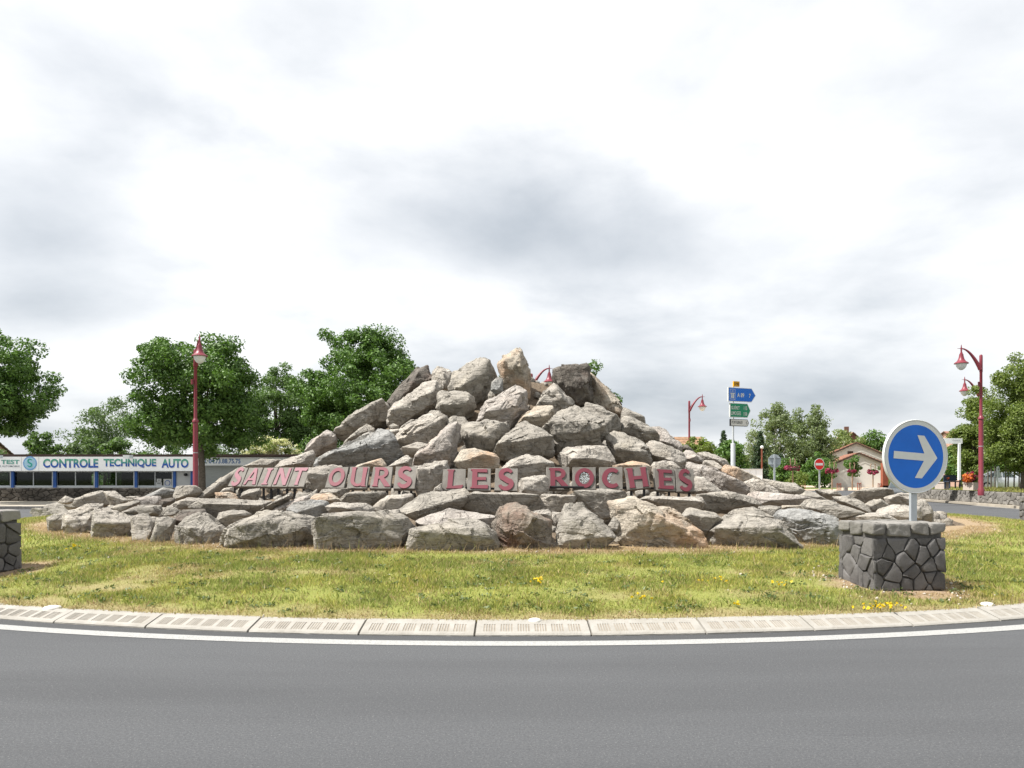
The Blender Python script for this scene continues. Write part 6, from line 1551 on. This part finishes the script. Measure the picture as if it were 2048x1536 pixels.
# flat leafy weeds in the turf
n = 420; r = rg.uniform(14.1, 17.6, n); a = rg.uniform(-.6, .6, n)
cw = np.c_[CEN.x + r * np.sin(a), CEN.y - r * np.cos(a), np.interp(r, [13.0, 13.8, 15.5, 17.4, 17.8], [0.45, 0.42, 0.31, 0.145, 0.098]) + .02]
P = (cw[:, None] + rg.normal(size=(n, 16, 3)) * np.array([.045, .045, .012])).reshape(-1, 3)
tag(link('leafy_weeds', leaf_mesh('leafy_weeds', P, .045, rg, 1.4, 0, None, .5), leaf_mat('weed_leaf', (0.05, 0.08, 0.02), (0.13, 0.17, 0.06), .2)), 'flat leafy weeds scattered through the turf', 'weeds', kind='stuff')
# dry straw and pebbles along the foot of the boulders
n = 15000; r = 13.2 + np.abs(rg.normal(size=n)) * .38; a = rg.uniform(-1.0, 1.0, n)
XY = np.c_[CEN.x + r * np.sin(a), CEN.y - r * np.cos(a)]
me = blades('straw', XY, np.interp(r, [13.0, 13.8, 15.5], [0.45, 0.42, 0.31]) - .005, .05 * np.ones(n), .005, rg, None, 1.6)
at_ = me.attributes.new('dry', 'FLOAT', 'POINT'); at_.data.foreach_set('value', np.ones(3 * n, np.float32))
tag(link('straw_litter', me, M['grass']), 'dry straw litter along the foot of the boulders', 'straw', kind='stuff')
Vs, Fs, nb = [], [], 0; Dv, Fc = ico(1)
for k in range(2600):
    if k < 2000: rk = 13.3 + abs(rg.normal()) * .35; ak = rg.uniform(-1, 1)
    else: rk = rg.uniform(14, 17.8); ak = rg.uniform(-.6, .6)
    if k % 9 == 0:
        c = PLINTHS[k % 2]; ang = rg.uniform(0, 6.28); q = rg.uniform(.6, 1.2); x, y = c.x + q * math.cos(ang), c.y + q * math.sin(ang); rk = math.hypot(x - CEN.x, y - CEN.y)
    else: x, y = CEN.x + rk * math.sin(ak), CEN.y - rk * math.cos(ak)
    s = rg.uniform(.004, .010) if k % 12 else rg.uniform(.010, .022)
    Vs.append(Dv * s * rg.uniform(.6, 1.3, 3) + (x, y, Zi(rk) + s * .3)); Fs.append(Fc + nb); nb += len(Dv)
tag(link('pebbles', mesh_np('pebbles', np.vstack(Vs), np.vstack(Fs)), plain('pale_pebbles', (0.42, 0.38, 0.32), .9, .35, 30)), 'small pale pebbles scattered below the boulders', 'gravel', kind='stuff')
# taller dry weeds against the rocks
n = 700; a = rg.uniform(-.75, .75, n); r = 13.78 + rg.uniform(-.1, .15, n)
me = blades('weeds', np.c_[CEN.x + r * np.sin(a), CEN.y - r * np.cos(a)], .42 * np.ones(n), .17 * np.ones(n), .004, rg, None, .5)
at_ = me.attributes.new('dry', 'FLOAT', 'POINT'); at_.data.foreach_set('value', np.repeat((rg.uniform(0, 1, n) < .7), 3).astype(np.float32))
tag(link('dry_weeds', me, M['grass']), 'thin dry weeds growing against the front boulders', 'weeds', kind='stuff')
# rough grass above the right wall and on the far lawns
n = 9000; XY = np.c_[rg.uniform(27.5, 38, n), rg.uniform(40, 58, n)]
keep = XY[:, 0] > np.interp(XY[:, 1], [38.2, 42.2, 46.5, 51.2, 55.4], [27.4, 27.9, 28.6, 29.5, 30.4]) + .0; XY = XY[keep]
me = blades('rough_grass', XY, .80 * np.ones(len(XY)), .20 * np.ones(len(XY)), .02, rg, None, .6)
at_ = me.attributes.new('dry', 'FLOAT', 'POINT'); at_.data.foreach_set('value', np.repeat(rg.uniform(0, .5, len(XY)), 3).astype(np.float32))
tag(link('rough_grass', me, M['grass']), 'rough grass growing behind the right-hand stone wall', 'grass', kind='stuff')
# yellow flower clumps in the turf
def clump(x, y, n, sx, sy, seed, lab):
    rg = np.random.default_rng(seed); d = 9.0
    for _ in range(30):
        rr_ = math.hypot((x - 1024) * d / F - CEN.x, d - CEN.y); d = (EYE - Zi(rr_) - .06) * F / (y - HZ)
    c = at(x, y, d); root = empty('yellow_flower_clump', (c.x, c.y, c.z - .06), 0, lab, 'flowers', 'yellow wild flowers in the turf')
    k = d / F; Q = np.c_[rg.normal(size=n) * sx * k, rg.normal(size=n) * sy * k * 3, rg.uniform(.04, .10, n)]
    P = np.repeat(Q, 4, 0) + rg.normal(size=(n * 4, 3)) * .004
    link('flower_heads', leaf_mesh('flower_heads', P, .030, rg, 1.0, 0, None, .95), M['yellow_flower'], root)['kind'] = 'stuff'
    m = MB()
    for q in Q: m.tube([(q[0] * .9, q[1] * .9, -.02), tuple(q)], .0018, 4, False)
    m.build('stems', M['mid'], root)['kind'] = 'stuff'
clump(1075, 1160, 14, 10, 3, 1, 'bright yellow flower clump in the middle of the turf')
clump(1768, 1212, 30, 24, 4, 2, 'largest yellow flower clump near the kerb below the plinth')
clump(1285, 1196, 6, 8, 2, 3, 'small yellow flower clump near the kerb right of centre')
clump(1566, 1167, 9, 12, 2, 4, 'faint yellow flowers left of the plinth')
clump(148, 1093, 8, 5, 4, 5, 'yellow flower clump at the left below the tan boulders')
clump(1400, 1160, 9, 30, 3, 6, 'scattered yellow flowers right of centre in the turf')
clump(1475, 1207, 4, 4, 2, 7, 'tiny yellow tuft beside a bare patch near the kerb')
# round white marker stones by the kerb
for i, (x, y, w, lab) in enumerate([(1070, 1238.5, 28, 'flat round white marker by the middle of the kerb'), (105, 1213, 34, 'flat round white marker by the kerb at the left'), (1975, 1206.5, 28, 'flat round white marker by the kerb at the right')]):
    d = 8.2
    for _ in range(20):
        rr_ = math.hypot((x - 1024) * d / F, d - CEN.y); d = (EYE - Zi(rr_) - .02) * F / (y - HZ)
    c = at(x, y, d); R_ = w / 2 * d / F
    o = MB().lathe([(R_, -.03), (R_, .006), (R_ * .85, .022), (R_ * .4, .032), (.005, .034)], 24).build('ground_marker', plain('marker_white%d' % i, (0.55, 0.53, 0.48), .7, .15, 20), None, (c.x, c.y, Zi(math.hypot(c.x, c.y - CEN.y))), smooth=50)
    tag(o, lab, 'marker', 'white markers by the kerb')
# far line of trees that closes the view
rg = np.random.default_rng(99); P = []
for k in range(420):
    a = rg.uniform(-.75, .75); d = rg.uniform(130, 190); X = math.tan(a) * d
    h = rg.uniform(2.2, 5.0) * (1 + .5 * math.sin(a * 9)); R_ = rg.uniform(2.5, 5)
    q = rg.normal(size=(70, 3)); q /= np.linalg.norm(q, axis=1)[:, None]
    P.append(np.array([X, d, h * .45]) + q * np.array([R_, R_, h * .55]) * rg.uniform(.7, 1, (70, 1)))
tag(link('distant_trees', leaf_mesh('distant_trees', np.vstack(P), 1.0, rg, .4), M['mid']), 'far line of trees closing the view along the horizon', 'trees', kind='stuff')
